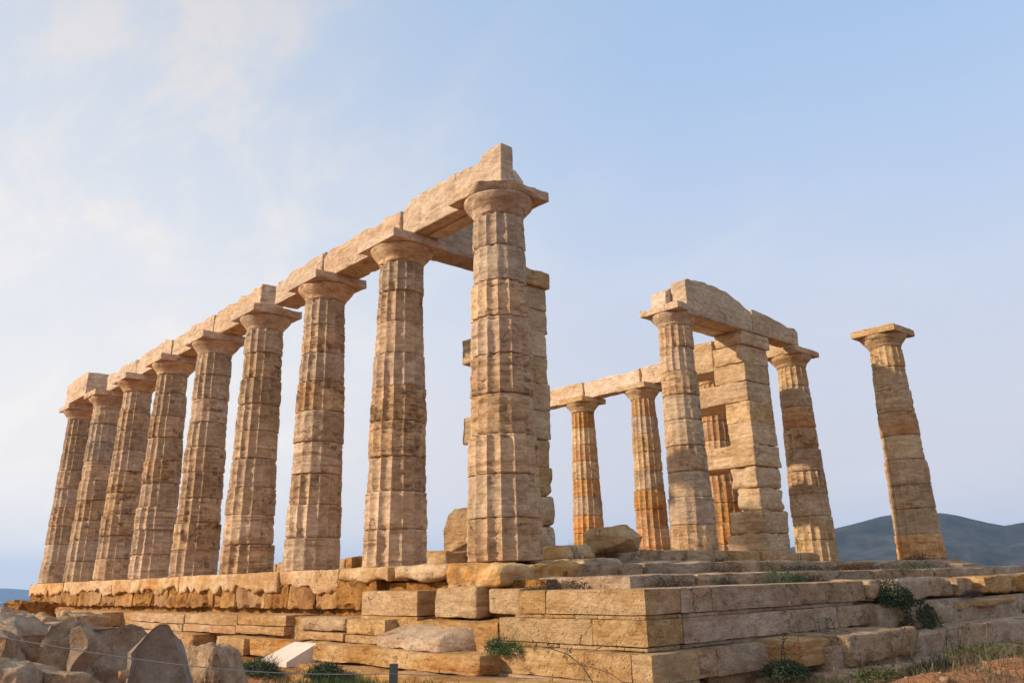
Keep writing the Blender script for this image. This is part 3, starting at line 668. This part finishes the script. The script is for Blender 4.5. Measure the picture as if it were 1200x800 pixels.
pb((1.2, 3.2, 3.4, 12, -.97, -.62), M_GREY, 'rubble_core', cell=.5)
# inner courses on top
for a, b in zip([-.55, .9, 2.1, 3.2, 4.4, 5.3, 7.4, 9.9], [.9, 2.1, 3.2, 4.4, 5.3, 7.4, 9.9, 12.8]):
    pb((.9, 2.35+random.uniform(-.05, .05), max(a, -.28)+.01, b-.01, -.36, -.195+random.uniform(-.01, .015)), M_GREY, rnd=.03, amp=.015, chip=.06)
for a, b in zip([.62, 2.0, 3.5, 5.2, 6.9, 8.6, 10.4, 11.5], [2.0, 3.5, 5.2, 6.9, 8.6, 10.4, 11.5, 12.95]):
    pb((-.9, .75+random.uniform(-.1, .1), a+.01, b-.01, -.25, -.03+random.uniform(-.02, .01)), M_GREY, rnd=.04, amp=.02, chip=.08)
pb((-3.2, .58, 11.55, 12.95, -.2, -.006), M_STEP, rnd=.03, amp=.01, chip=.06)
pb((-12.5, -3.25, 11.6, 12.95, -.2, -.006), M_STEP, rnd=.03, amp=.01, chip=.06, cell=.2)
pb((.60, 1.02, 11.9, 12.9, -.24, -.10), M_GREY, rnd=.04, amp=.02, chip=.08)
# cella threshold and wall footings
for a, b in zip([1.9, 3.3, 4.5, 5.8, 7.05, 8.3], [3.3, 4.5, 5.8, 7.05, 8.3, 9.3]):
    pb((-3.2, -1.45+random.uniform(-.06, .04), a+.01, b-.01, .02, .236), M_STEP if a > 5 else M_GREY, rnd=.03, amp=.015, chip=.06, front=.02)
for a, b in zip([2.2, 3.9, 5.2, 6.6, 8.0], [3.9, 5.2, 6.6, 8.0, 9.5]):
    pb((-3.2, -1.12+random.uniform(-.06, .04), a+.01, b-.01, -.2, .035), M_GREY, rnd=.03, amp=.015, chip=.06, front=.02)
for a, b in zip([-12, -10.2, -8.6, -7.2, -5.6], [-10.2, -8.6, -7.2, -5.6, -4.0]):
    pb((a+.01, b-.01, 1.95, 2.8, -.1, .26+random.uniform(-.02, .05)), M_STEP, rnd=.05, amp=.02, chip=.08)

# loose stones on the platform
def loose(name, c8, label, mat, group=None, cat='stone block', **k):
    s = ns(); kk = dict(rnd=.04, amp=.02, chip=.08, cell=.06, front=.02, seed=s); kk.update(k)
    c = np.mean([np.array(v, float) for v in c8], 0); zb = min(v[2] for v in c8)
    me = block_me(name, c8, **kk); me.transform(Matrix.Translation((-c[0], -c[1], -zb)))
    o = obj(name, me, mat, None, label=label, category=cat, group=group); o.location = (c[0], c[1], zb); return o
def frustum(cx, cy, z0, z1, b, t, rot=0, dt=(0, 0)):
    """b, t: half sizes at bottom and top"""
    out = []
    for i in (-1, 1):
        for j in (-1, 1):
            for k, hh, dd in ((0, b, (0, 0)), (1, t, dt)):
                x, y = i*hh[0], j*hh[1]; out.append((cx+x*math.cos(rot)-y*math.sin(rot)+dd[0], cy+x*math.sin(rot)+y*math.cos(rot)+dd[1], z0 if k == 0 else z1))
    return out
loose('footing_stone', frustum(-3.7, 1.75, .0, .27, (.55, .4), (.5, .35), .1), 'low pair of layered stones under the upright rounded stone', M_ANTA, rnd=.08, amp=.03, bed=.02)
loose('footing_stone', frustum(-1.25, 2.35, .04, .27, (.42, .42), (.3, .3), .2), 'rounded brown stone right of the nearest column foot', M_STYL, rnd=.1, amp=.03)
loose('footing_stone', frustum(-.9, 2.25, -.05, .06, (.55, .5), (.5, .45), .1), 'flat pale stone right behind the nearest column foot', M_GREY, rnd=.04, amp=.02)
# fallen, weathered block left of the corner steps
loose('weathered_block', [(-1.05, -1.30, -.985), (-1.03, -1.28, -.84), (-1.0, -.75, -.97), (-.95, -.75, -.665), (.33, -1.32, -.985), (.25, -1.28, -.83), (.60, -.75, -.975), (.56, -.72, -.66)],
      'loose weathered block with sloping pitted top, left of the green tuft by the steps', M_GREY, rnd=.03, amp=.03, chip=.06, front=.04, cell=.05)
# white wedge-shaped plinth
wx0, wx1 = -3.02, -2.38
loose('sloping_plinth', [(wx0-.22, -1.72, -1.245), (wx0-.22, -1.72, -1.18), (wx0, -1.33, -1.245), (wx0, -1.33, -.965), (wx1-.1, -1.72, -1.245), (wx1-.1, -1.72, -1.18), (wx1, -1.33, -1.245), (wx1, -1.33, -.965)],
      'clean white sloping marble plinth standing below the steps', M_WHITE, rnd=.006, amp=.0, chip=.004, front=0, cell=.08, cat='plinth')

# ------------------------------------------------------------------ boulders, placed by distance
GBo = 'tumbled boulders at the lower left'
def gz(X, Y):
    dx = np.maximum(np.maximum(-20-X, X-3.4), 0); dy = np.maximum(np.maximum(-1.2-Y, Y-13), 0)
    d = np.hypot(dx, dy)
    z = -1.30-.50*sstep(.5, 6.0, d)
    P = np.stack([X, Y, X*0], 1)
    z = z+.07*fbm(P*.7, 3, 4)+.03*fbm(P*3, 5, 3)
    # red mounds of soil to the right
    for mx_, my_, hh, rr in ((5.3, .8, .26, .9), (6.2, 2.4, .25, 1.2), (4.9, -.6, .14, .6), (5.6, 3.9, .25, 1.3), (5.0, 2.3, .16, .6)):
        z = z+hh*np.exp(-((X-mx_)**2+(Y-my_)**2)/(rr*rr)*1.4)
    r = np.hypot(X+5, Y-3)
    z = z-62*sstep(30, 150, r)+ (-1.5)*sstep(18, 32, r)
    return z
def rock(outline, D, peak, depth, label, mat=M_BOUL, back=(.8, .85), bulge=.25, seed=1, dleft=0.0, amp=.032, name='boulder', group=GBo, drop=True):
    """solid stone: its near outline stands at distance D, its nearest point at peak, its far side depth metres behind.
    dleft leans the outline away in depth from left to right."""
    P0 = [at(a, b, D+dleft*k/ max(1, len(outline)-1)*0) for k, (a, b) in enumerate(outline)]
    xs_ = [a for a, _ in outline]; x0_, x1_ = min(xs_), max(xs_)
    P0 = [at(a, b, D+dleft*((a-x0_)/(x1_-x0_)-.5)) for a, b in outline]
    P0 = np.array(P0); n = len(P0)
    if drop and name == 'boulder':      # the foot of the stone goes down into the soil
        zl = P0[:, 2].min()+.30*(P0[:, 2].max()-P0[:, 2].min())
        for r_ in P0:
            if r_[2] < zl: r_[2] = min(r_[2], gz(np.array([r_[0]]), np.array([r_[1]]))[0]-.12)
    # resample the outline
    seg = np.linalg.norm(np.roll(P0, -1, 0)-P0, axis=1); cum = np.concatenate([[0], np.cumsum(seg)]); m = max(48, int(cum[-1]/.035))
    q = np.linspace(0, cum[-1], m, endpoint=False); Pc = np.vstack([P0, P0[:1]])
    ring = np.stack([np.interp(q, cum, Pc[:, k]) for k in range(3)], 1)
    hd = np.array([fw[0], fw[1], 0]); hd /= np.linalg.norm(hd)
    cen = ring.mean(0); pk = at(peak[0], peak[1], D-bulge); bc = cen+hd*depth
    rows = []
    for t in np.linspace(.04, 1, 14): rows.append(pk*(1-t)+ring*t)
    bring = bc+(ring-cen)*np.array([back[0], back[0], back[1]])
    zmin = ring[:, 2].min()
    for t in np.linspace(.1, 1, 9):
        r_ = ring*(1-t)+bring*t; rows.append(r_)
    for t in (.6, .2): rows.append((bc+(bring-bc)*t))
    V = np.vstack(rows); nr = len(rows)
    G = V.reshape(nr, m, 3); du = np.roll(G, -1, 1)-np.roll(G, 1, 1); dv = np.gradient(G, axis=0)
    Nn = np.cross(du, dv).reshape(-1, 3); Nn /= np.maximum(np.linalg.norm(Nn, axis=1, keepdims=True), 1e-9)
    C_ = V.mean(0); sg = np.sign(np.sum(Nn*(V-C_), 1)); sg[sg == 0] = 1; Nn *= np.sign(sg.sum())
    # facets plus grain
    f1 = fbm(V*2.6+seed*7.7, seed, 2); f1 = np.abs(f1)*-1.6+.25
    f2 = np.abs(fbm(V*6.5+seed*3.1, seed+8, 2))*-.8+.15
    V = V+Nn*(amp*1.6*f1+amp*f2+amp*.5*fbm(V*12+seed, seed+3, 4))[:, None]
    i = np.arange(nr-1)[:, None]*m; j = np.arange(m)[None]; j2 = (j+1) % m
    F = np.stack([(i+j).ravel(), (i+m+j).ravel(), (i+m+j2).ravel(), (i+j2).ravel()], 1)
    c0 = np.array([cen[0], cen[1], zmin]); V = V-c0
    me = mesh_np(name, V, F)
    me.update(); import bmesh
    bm = bmesh.new(); bm.from_mesh(me); bm.edges.ensure_lookup_table(); bmesh.ops.holes_fill(bm, edges=[e for e in bm.edges if e.is_boundary]); bmesh.ops.recalc_face_normals(bm, faces=bm.faces); bm.to_mesh(me); bm.free(); sharp(me, 40)
    o = obj(name, me, mat, None, label=label, category='boulder' if name == 'boulder' else 'stone', group=group); o.location = c0; return o
RA = YAW-math.pi/2
rock([(57, 730), (68, 726), (92, 727), (88, 738), (84, 800), (80, 840), (38, 840), (42, 790), (50, 752)], 7.8, (70, 780), .5, 'upright pale boulder with a lit left side, third from the left edge', seed=3, bulge=.12, dleft=.25)
rock([(88, 735), (100, 729), (130, 733), (168, 731), (173, 737), (171, 750), (160, 765), (158, 840), (86, 840), (80, 778), (92, 757)], 7.4, (105, 757), .55, 'large brown boulder with ragged pale rim, left of the grey slab', seed=5, bulge=.10, dleft=.5)
rock([(148, 764), (160, 752), (178, 735), (186, 729), (199, 728), (206, 742), (212, 770), (224, 804), (240, 850), (150, 850), (147, 785)], 6.3, (168, 775), .22, 'pointed grey slab leaning upright among the boulders', M_SLAB, seed=8, bulge=.05, dleft=.10, amp=.012)
rock([(206, 752), (222, 749), (250, 750), (262, 757), (266, 772), (274, 800), (282, 850), (205, 850)], 7.0, (252, 760), .5, 'brown boulder right of the pointed grey slab', seed=12, bulge=.22, dleft=-.1)
rock([(-40, 722), (0, 717), (18, 717), (38, 733), (52, 742), (40, 752), (45, 770), (20, 772), (-40, 780)], 9.2, (20, 745), .9, 'broad low boulder at the left edge, shadowed underneath', seed=14, bulge=.25)
rock([(-30, 735), (0, 737), (14, 741), (22, 750), (27, 765), (24, 800), (-30, 810)], 7.6, (8, 747), .5, 'dark rounded boulder cut by the left edge of the view', seed=15, bulge=.15)
rock([(-40, 772), (0, 769), (30, 775), (46, 781), (50, 800), (46, 850), (-40, 860)], 6.0, (22, 788), .6, 'pale flat-topped boulder in the bottom left corner', seed=17, bulge=.15)
rock([(52, 788), (70, 783), (98, 786), (108, 790), (100, 797), (60, 802)], 6.1, (78, 789), .3, 'thin flat stone in front of the upright pale boulder', seed=18, bulge=.08, amp=.01)
rock([(135, 786), (141, 782), (147, 785), (149, 792), (144, 798), (137, 796)], 6.05, (142, 789), .08, 'small orange stone wedged against the grey slab', M_STYL, seed=19, bulge=.03, amp=.006, drop=False)
rock([(12, 716), (24, 716), (33, 718), (35, 727), (30, 733), (10, 730)], 14, (22, 721), .6, 'pale rounded boulder below the distant sea', M_GREY, seed=20, bulge=.2, amp=.03)
rock([(-20, 712), (2, 710), (12, 716), (16, 724), (-20, 726)], 16, (2, 716), .8, 'small dark mossy boulder at the left edge, below the sea', M_GREY, seed=21, bulge=.2, amp=.03)
rock([(33, 722), (46, 716), (66, 720), (74, 730), (60, 738), (36, 736)], 12.5, (50, 725), .7, 'low rubble boulder under the far left end of the platform', M_STEP, seed=22, bulge=.2, amp=.03)
rock([(68, 716), (92, 714), (112, 719), (110, 728), (74, 728)], 13.5, (92, 720), .7, 'flat pale rubble stone in front of the far steps', M_STEP, seed=23, bulge=.2, amp=.03)
rock([(4, 706), (14, 703), (30, 701), (42, 703), (44, 716), (8, 716)], 24, (26, 708), 1.2, 'orange weathered stone at the far left foot of the platform', M_CORE, seed=24, bulge=.3, amp=.06)

rock([(684, 624), (692, 619), (715, 617), (735, 614), (746, 620), (755, 628), (748, 645), (720, 648), (694, 648), (688, 640)], 14.6, (741, 631), .75, 'chunky flat-topped weathered block lying on the platform before the far columns', M_ANTA, seed=31, bulge=.30, dleft=.2, amp=.018, name='fallen_block', group=None, back=(.8, .9))
rock([(518, 652), (520, 622), (525, 603), (533, 595), (550, 592), (570, 594), (575, 652)], 17.0, (566, 625), .5, 'upright rounded tan stone seen just left of the nearest column', M_ANTA, seed=33, bulge=.35, dleft=-.2, amp=.018, name='standing_stone', group=None)

# ------------------------------------------------------------------ ground, sea, hills
rr_ = np.concatenate([np.linspace(0, 22, 150), np.linspace(22.5, 60, 40), np.linspace(63, 220, 30)])
na_ = 300
TH = np.arange(na_)/na_*2*np.pi; RR, TT = np.meshgrid(rr_, TH, indexing='ij')
GX = RR*np.cos(TT)+3; GY = RR*np.sin(TT)-1
GZ = gz(GX.ravel(), GY.ravel())
i_ = np.arange(len(rr_)-1)[:, None]*na_; j_ = np.arange(na_)[None]; j2_ = (j_+1) % na_
Fg = np.stack([(i_+j_).ravel(), (i_+na_+j_).ravel(), (i_+na_+j2_).ravel(), (i_+j2_).ravel()], 1)
obj('ground', mesh_np('ground', np.stack([GX.ravel(), GY.ravel(), GZ], 1), Fg), M_SOIL, None, kind='structure')
def disc(name, z, R, mat, n=96):
    a = np.arange(n)/n*2*np.pi; rs_ = [0.1, 60, 400, 1500, 4000, R]
    V = np.concatenate([np.stack([r*np.cos(a), r*np.sin(a), a*0+z], 1) for r in rs_]); i = np.arange(len(rs_)-1)[:, None]*n; j = np.arange(n)[None]; j2 = (j+1) % n
    F = np.stack([(i+j).ravel(), (i+n+j).ravel(), (i+n+j2).ravel(), (i+j2).ravel()], 1)
    obj(name, mesh_np(name, V, F), mat, None, kind='structure')
disc('sea', -60, 9600, sea_mat())
def ridge(name, D, prof, depth, n=220, m=26, amp=.12, seed=1):
    """hills whose skyline follows prof = [(px, py)] seen from the place, D metres off"""
    pxs = np.linspace(prof[0][0], prof[-1][0], n); pys = np.interp(pxs, [a for a, _ in prof], [b for _, b in prof])
    V = []
    for a, b in zip(pxs, pys):
        top = at(a, b, D); d = top[:2]-CAM[:2]; d = d/np.linalg.norm(d)
        for k in range(m):
            t = k/(m-1)*2-1
            f = (1-abs(t))**.8 if t < 0 else (1-t)
            V.append((top[0]+d[0]*t*depth, top[1]+d[1]*t*depth, -61+(top[2]+61)*f))
    V = np.array(V); q = fbm(V*np.array([1/(depth*.33), 1/(depth*.33), 0])+seed, seed, 6)
    env = np.tile(np.sin(np.linspace(0, np.pi, m)), n); T = np.tile(np.abs(np.linspace(-1, 1, m)), n)
    V[:, 2] += q*env*np.where(T < .1, .045, amp)*(V[:, 2]+61)*1.2
    i = np.arange(n-1)[:, None]*m; j = np.arange(m-1)[None]
    F = np.stack([(i+j).ravel(), (i+m+j).ravel(), (i+m+j+1).ravel(), (i+j+1).ravel()], 1)
    obj(name, mesh_np(name, V, F), M_HILL, None, kind='structure')
ridge('hills', 1500, [(840, 668), (880, 650), (925, 637), (950, 630), (975, 618), (1000, 612), (1030, 605), (1050, 602), (1100, 598), (1120, 600), (1150, 606), (1175, 611), (1190, 608), (1210, 605), (1300, 600), (1400, 612), (1500, 630), (1620, 660)], 480, seed=4)
ridge('hills', 1250, [(900, 668), (960, 655), (1040, 640), (1100, 632), (1180, 640), (1260, 632), (1360, 650), (1480, 664)], 260, seed=9)
ridge('hills', 8200, [(-420, 697), (-250, 690), (-120, 693), (-40, 688), (10, 689), (60, 692), (130, 689), (200, 696)], 900, seed=6)
ridge('hills', 3600, [(-330, 715), (-160, 706), (-60, 704), (0, 706), (30, 702), (80, 699), (150, 702), (220, 706)], 500, seed=8)

# ------------------------------------------------------------------ vegetation
def ribbon(V, F, pts, w0, w1=0.0, side=None):
    pts = [np.array(p, float) for p in pts]; n = len(pts); base = len(V)
    for k, p in enumerate(pts):
        d = pts[min(k+1, n-1)]-pts[max(k-1, 0)]
        s_ = np.cross(d, side if side is not None else [random.uniform(-1, 1), random.uniform(-1, 1), .2]); l = np.linalg.norm(s_); s_ = s_/l if l > 1e-6 else np.array([1, 0, 0])
        wd = w0+(w1-w0)*k/(n-1); V.append(p-s_*wd); V.append(p+s_*wd)
        if k: F.append((base+2*k-2, base+2*k-1, base+2*k+1, base+2*k))
def tube(pts, r, n=6):
    V = []; F = []
    for k, p in enumerate(pts):
        d = np.array(pts[min(k+1, len(pts)-1)], float)-np.array(pts[max(k-1, 0)], float); d /= np.linalg.norm(d)
        a = np.cross(d, [0, 0, 1]); a = a/np.linalg.norm(a) if np.linalg.norm(a) > 1e-3 else np.array([1., 0, 0]); b = np.cross(d, a)
        rk = r[k] if hasattr(r, '__len__') else r
        for j in range(n):
            t = 2*math.pi*j/n; V.append(np.array(p)+(a*math.cos(t)+b*math.sin(t))*rk)
    for k in range(len(pts)-1):
        for j in range(n): F.append((k*n+j, k*n+(j+1) % n, (k+1)*n+(j+1) % n, (k+1)*n+j))
    return V, F
def leafy(c, rx, ry, rz, n, lw, ll, seed, droop=0):
    random.seed(seed); V = []; F = []
    for _ in range(n):
        while True:
            u = np.array([random.uniform(-1, 1), random.uniform(-1, 1), random.uniform(0, 1)])
            if np.linalg.norm(u) < 1 and vn((u*2.6+seed)[None], seed)[0] > -.2: break
        p = np.array(c)+u*[rx, ry, rz]+[0, 0, droop*u[0]]
        d = np.array([random.gauss(0, 1), random.gauss(0, 1), random.gauss(.5, .7)]); d /= np.linalg.norm(d)
        s_ = random.uniform(.6, 1.3)
        ribbon(V, F, [p, p+d*ll*.5*s_, p+d*ll*s_+[0, 0, -.2*ll]], lw*s_, 0.001)
    return V, F
def bush(loc, rx, ry, rz, n, label, mat, seed, lw=.005, ll=.035, group=None, stalks=14):
    t = empty('weed', loc, label, 'plant', group)
    V, F = leafy((0, 0, 0), rx, ry, rz, n, lw, ll, seed); obj('foliage', mesh_np('foliage', V, F, False), mat, t)
    V = []; F = []
    for _ in range(stalks):
        x, y = random.uniform(-rx, rx)*.6, random.uniform(-ry, ry)*.6
        q_ = random.uniform(.9, 1.6); ribbon(V, F, [(x*.3, y*.3, 0), (x*.9, y*.9, rz*.6*q_), (x*1.5, y*1.5, rz*q_)], .005, .0015)
    obj('stem', mesh_np('stem', V, F, False), M_DSTALK, t)
    return t
def stalks(loc, n, h, spread, label, mat, seed, lean=.3, w_=.006, heads=True):
    random.seed(seed); t = empty('dry_weed', loc, label, 'plant', 'dry stalks by the steps')
    V = []; F = []; V2 = []; F2 = []
    for _ in range(n):
        a = random.uniform(0, 6.28); hh = h*random.uniform(.6, 1.05); l = random.uniform(.1, lean)*hh
        x, y = random.uniform(-spread, spread), random.uniform(-spread, spread)
        tip = (x+math.cos(a)*l, y+math.sin(a)*l, hh); midp = (x+math.cos(a)*l*.3, y+math.sin(a)*l*.3, hh*.55)
        ribbon(V, F, [(x, y, 0), midp, tip], w_, w_*.4); ribbon(V, F, [(x, y, 0), midp, tip], w_, w_*.4)
        for _k in range(4 if heads else 2):
            q = random.uniform(.35, 1); p = np.array([x, y, 0])*(1-q)+np.array(tip)*q
            dd = np.array([random.gauss(0, 1), random.gauss(0, 1), random.uniform(.2, 1)]); dd /= np.linalg.norm(dd)
            ribbon(V2, F2, [p, p+dd*.03, p+dd*random.uniform(.04, .09)], .006, .001)
    obj('stem', mesh_np('stem', V, F, False), mat, t); obj('leaf', mesh_np('leaf', V2, F2, False), M_LEAFD if heads else mat, t, kind='stuff')
bush((3.2, 3.92, -.66), .22, .36, .33, 1500, 'dark green bush spilling through the gap in the right-hand steps', M_LEAFD, 1, .009, .06)
bush((3.35, 4.25, -.93), .2, .42, .36, 1500, 'dark green lower bush trailing down the right-hand steps', M_LEAFD, 2, .009, .06)
bush((1.25, -1.15, -.97), .30, .12, .17, 700, 'bright green tuft under the weathered block', M_LEAF, 3, .006, .07)
bush((2.5, 2.4, -.34), .18, .25, .20, 400, 'small green weed on the step before the pronaos column', M_LEAF, 4)
bush((1.5, -.55, -.335), .55, .12, .10, 700, 'dark scrub filling the recess above the corner steps', M_BRUSH, 25)
bush((2.5, .2, -.35), .15, .45, .10, 500, 'low dark scrub on the ledge right of the nearest column', M_BRUSH, 5)
bush((2.5, 3.3, -.34), .12, .3, .07, 250, 'flat brown scrub on the ledge below the pier', M_BRUSH, 6)
bush((2.45, 1.35, -.35), .12, .2, .10, 260, 'tiny dark weed on the ledge below the fallen capital', M_BRUSH, 16)
for k_, (x_, y_, z_, rx_, ry_, lb_) in enumerate([(2.45, 2.9, -.34, .1, .35, 'brown creeping scrub on the ledge, middle part'), (.95, 3.4, -.2, .18, .5, 'dark scrub between the inner courses, left part'), (.95, 5.6, -.2, .18, .7, 'dark scrub between the inner courses before the pier'),
        (-.9, 6.2, -.03, .12, .6, 'olive scrub at the foot of the threshold course'), (2.4, 6.6, -.2, .15, .9, 'brown scrub behind the right-hand slabs'), (3.3, 6.2, -.62, .12, .35, 'dark scrub in the gap under the thick right-hand slab')]):
    bush((x_, y_, z_), rx_, ry_, .11, 450, lb_, M_BRUSH if k_ % 2 else M_LEAFD, 80+k_)
bush((2.3, 5.0, -.2), .3, 1.2, .09, 900, 'low brown-green scrub at the foot of the right columns', M_BRUSH, 7)
bush((.5, 11.2, -.05), .2, .7, .18, 500, 'brown thorny scrub at the foot of the isolated column', M_BRUSH, 8)
bush((-.6, 1.95, -.02), .15, .2, .24, 260, 'small dark weed right of the nearest column base', M_BRUSH, 9)
bush((3.7, .35, -1.18), .22, .35, .15, 800, 'green tuft at the foot of the corner steps', M_LEAFD, 10, .008, .06)
bush((4.45, .7, -1.18), .22, .35, .10, 700, 'yellow-green grass patch before the lower right slabs', M_LEAFY, 11, .006, .06)
bush((4.5, 3.2, -1.12), .3, .9, .09, 700, 'sparse green-brown herbs along the right slabs', M_LEAFY, 12, .006, .05)
bush((3.35, 3.0, -.94), .12, .4, .08, 300, 'small herbs on the middle right step', M_LEAF, 13)
for k, (x, y, z, n, h, lb) in enumerate([(4.5, 2.4, -1.25, 12, .62, 'clump of tall dark stalks before the right slabs'), (4.4, 1.35, -1.25, 5, .62, 'leaning pair of thin stalks before the pale lower slab'),
        (4.3, 3.6, -1.2, 6, .65, 'pale thin stalks at the right'), (3.6, .75, -1.15, 3, .34, 'short dark stalks at the end of the lowest ashlar step'), (3.35, 1.9, -.95, 6, .32, 'thin straw stalks against the middle step'),
        (-.9, 2.9, -.1, 3, .42, 'thin bare twig beside the nearest column'), (-.9, 8.6, .0, 4, .62, 'thin dry twig in front of the pier base'), (4.9, 4.6, -1.2, 8, .5, 'dry stalks near the right edge')]):
    stalks((x, y, z), n, h, .14, lb, M_DSTALK if k != 2 and k != 4 else M_DRY, 40+k)
# arching stem in front of the corner steps
t = empty('arching_stem', (2.9, -1.5, -1.2), 'thin arching dry stem in front of the ashlar corner', 'plant')
pts = [(0, 0, 0), (-.03, 0, .1), (-.15, .0, .22), (-.35, .02, .31), (-.62, .03, .35), (-.85, .05, .36)]
V, F = tube(pts, [.006, .006, .005, .005, .004, .003]); obj('stem', mesh_np('stem', V, F), M_DSTALK, t)
V = []; F = []; random.seed(5)
for _ in range(60):
    q = random.choice(pts[3:]); d = np.array([random.gauss(0, 1), random.gauss(0, 1), random.gauss(0, 1)]); d /= np.linalg.norm(d); p = np.array(q)+d*.03
    ribbon(V, F, [p, p+d*.02, p+d*.045], .006, .001)
obj('leaf', mesh_np('leaf', V, F, False), M_BRUSH, t, kind='stuff')
# grass on the ground: uncountable
def grass(name, n, region, h, mat, seed, dens, label='short green weeds and grass growing on the soil'):
    random.seed(seed); V = []; F = []; k = 0
    while k < n:
        x = random.uniform(region[0], region[1]); y = random.uniform(region[2], region[3])
        if vn(np.array([[x*dens, y*dens, 0]]), seed)[0] < random.uniform(-.1, .5): continue
        k += 1; z = gz(np.array([x]), np.array([y]))[0]-.01; hh = h*random.uniform(.5, 1.4); a = random.uniform(0, 6.28); l = random.uniform(.1, .6)*hh
        ribbon(V, F, [(x, y, z), (x+math.cos(a)*l*.3, y+math.sin(a)*l*.3, z+hh*.6), (x+math.cos(a)*l, y+math.sin(a)*l, z+hh)], .005, .0008)
    obj(name, mesh_np(name, V, F, False), mat, None, label=label, category='grass', kind='stuff')
grass('grass', 9000, (-6, 1.5, -3.6, -1.5), .12, M_LEAF, 3, 1.3)
grass('grass', 700, (3.9, 5.6, .5, 6), .16, M_DRY, 14, 1.6, 'dry straw-coloured grass stalks on the red soil at the right')
grass('grass', 1300, (3.75, 4.8, -1, 6), .11, M_LEAFD, 15, 2.0, 'brown withered herbs at the foot of the right-hand slabs')
grass('grass', 5000, (3.6, 7.2, -2.2, 8), .06, M_LEAFY, 4, 1.1)
for k, (x, y, rx, lb) in enumerate([(-3.8, -2.2, .75, 'dark green tuft under the rock ledge, left of the white plinth'), (-2.2, -2.25, .5, 'green tuft on the rock ledge below the white plinth'), (-.9, -2.0, .45, 'green tuft behind the metal post'), (-5.1, -1.5, .3, 'small grassy tuft at the recess in the lower course')]):
    bush((x, y, -1.30+.02*k), rx, .22, .16, 1300, lb, M_LEAFD if k else M_LEAF, 60+k, .006, .07)

# pebbles and rubble on the soil
random.seed(9); Vp = []; Fp = []
U0, F0 = cube_grid(2, 2, 2)
for _ in range(1500):
    x, y = random.uniform(-8, 7.5), random.uniform(-4.5, 9)
    if -20 < x < 3.9 and y > -1.5: continue
    s_ = random.choice([.012, .015, .02, .03, .04])*random.uniform(.6, 1.3); z = gz(np.array([x]), np.array([y]))[0]
    q = U0/np.maximum(np.linalg.norm(U0, axis=1, keepdims=True)*.8, .9)*np.array([s_, s_*random.uniform(.6, 1), s_*.6])*(1+.25*np.array([[random.uniform(-1, 1)] for _ in range(len(U0))]))
    b0 = len(Vp)*1; off = sum(len(v) for v in Vp); Vp.append(q+[x, y, z+s_*.2]); Fp.append(F0+off)
obj('pebbles', mesh_np('pebbles', np.vstack(Vp), np.vstack(Fp), False), M_BOUL, None, label='small scattered stones on the soil', category='pebbles', kind='stuff')

# ------------------------------------------------------------------ metal post and wire
pt_ = at(461.5, 777, 6.2)
def boxme(name, x0, x1, y0, y1, z0, z1):
    return block_me(name, boxc(x0, x1, y0, y1, z0, z1), rnd=.003, amp=0, chip=0, cell=.1)
post = obj('fence_post', boxme('fence_post', -.027, .027, -.02, .02, 0, pt_[2]+1.95), M_POST, None, label='short grey metal post at the bottom edge, holding the wire', category='post')
post.location = (pt_[0], pt_[1], -1.95); post.rotation_euler = (0, 0, RA)
a0 = at(-40, 739, 4.6); b0 = at(460, 789, 6.15); c0 = at(640, 795, 7.4)
pts = [a0+(b0-a0)*t-np.array([0, 0, .06*math.sin(math.pi*t)]) for t in np.linspace(0, 1, 24)]
V, F = tube(pts, .0028); obj('fence_wire', mesh_np('fence_wire', V, F), M_WIRE, None, label='thin pale wire sagging across the boulders to the metal post', category='wire')
pts = [b0+(c0-b0)*t for t in np.linspace(0, 1, 8)]
V, F = tube(pts, .0028); obj('fence_wire', mesh_np('fence_wire', V, F), M_WIRE, None, label='thin wire running right from the metal post below the slabs', category='wire')

# ------------------------------------------------------------------ haze
hz = bpy.data.materials.new('haze_air'); hz.use_nodes = True; t = hz.node_tree; t.nodes.clear()
pv = N(t, 'ShaderNodeVolumePrincipled'); pv.inputs['Color'].default_value = (.38, .63, 1, 1); pv.inputs['Density'].default_value = .0001; pv.inputs['Anisotropy'].default_value = .0
om = N(t, 'ShaderNodeOutputMaterial'); t.links.new(pv.outputs[0], om.inputs['Volume'])
U, F = cube_grid(1, 1, 1)
me = mesh_np('haze', U*np.array([9900, 9900, 170.])+[0, 0, 106.], F, False)
obj('haze', me, hz, None, kind='stuff', label='thin pale air over the sea and hills', category='haze')
print('tris', sum(len(o.data.polygons)*2 for o in bpy.data.objects if o.type == 'MESH'), 'objs', len(bpy.data.objects))
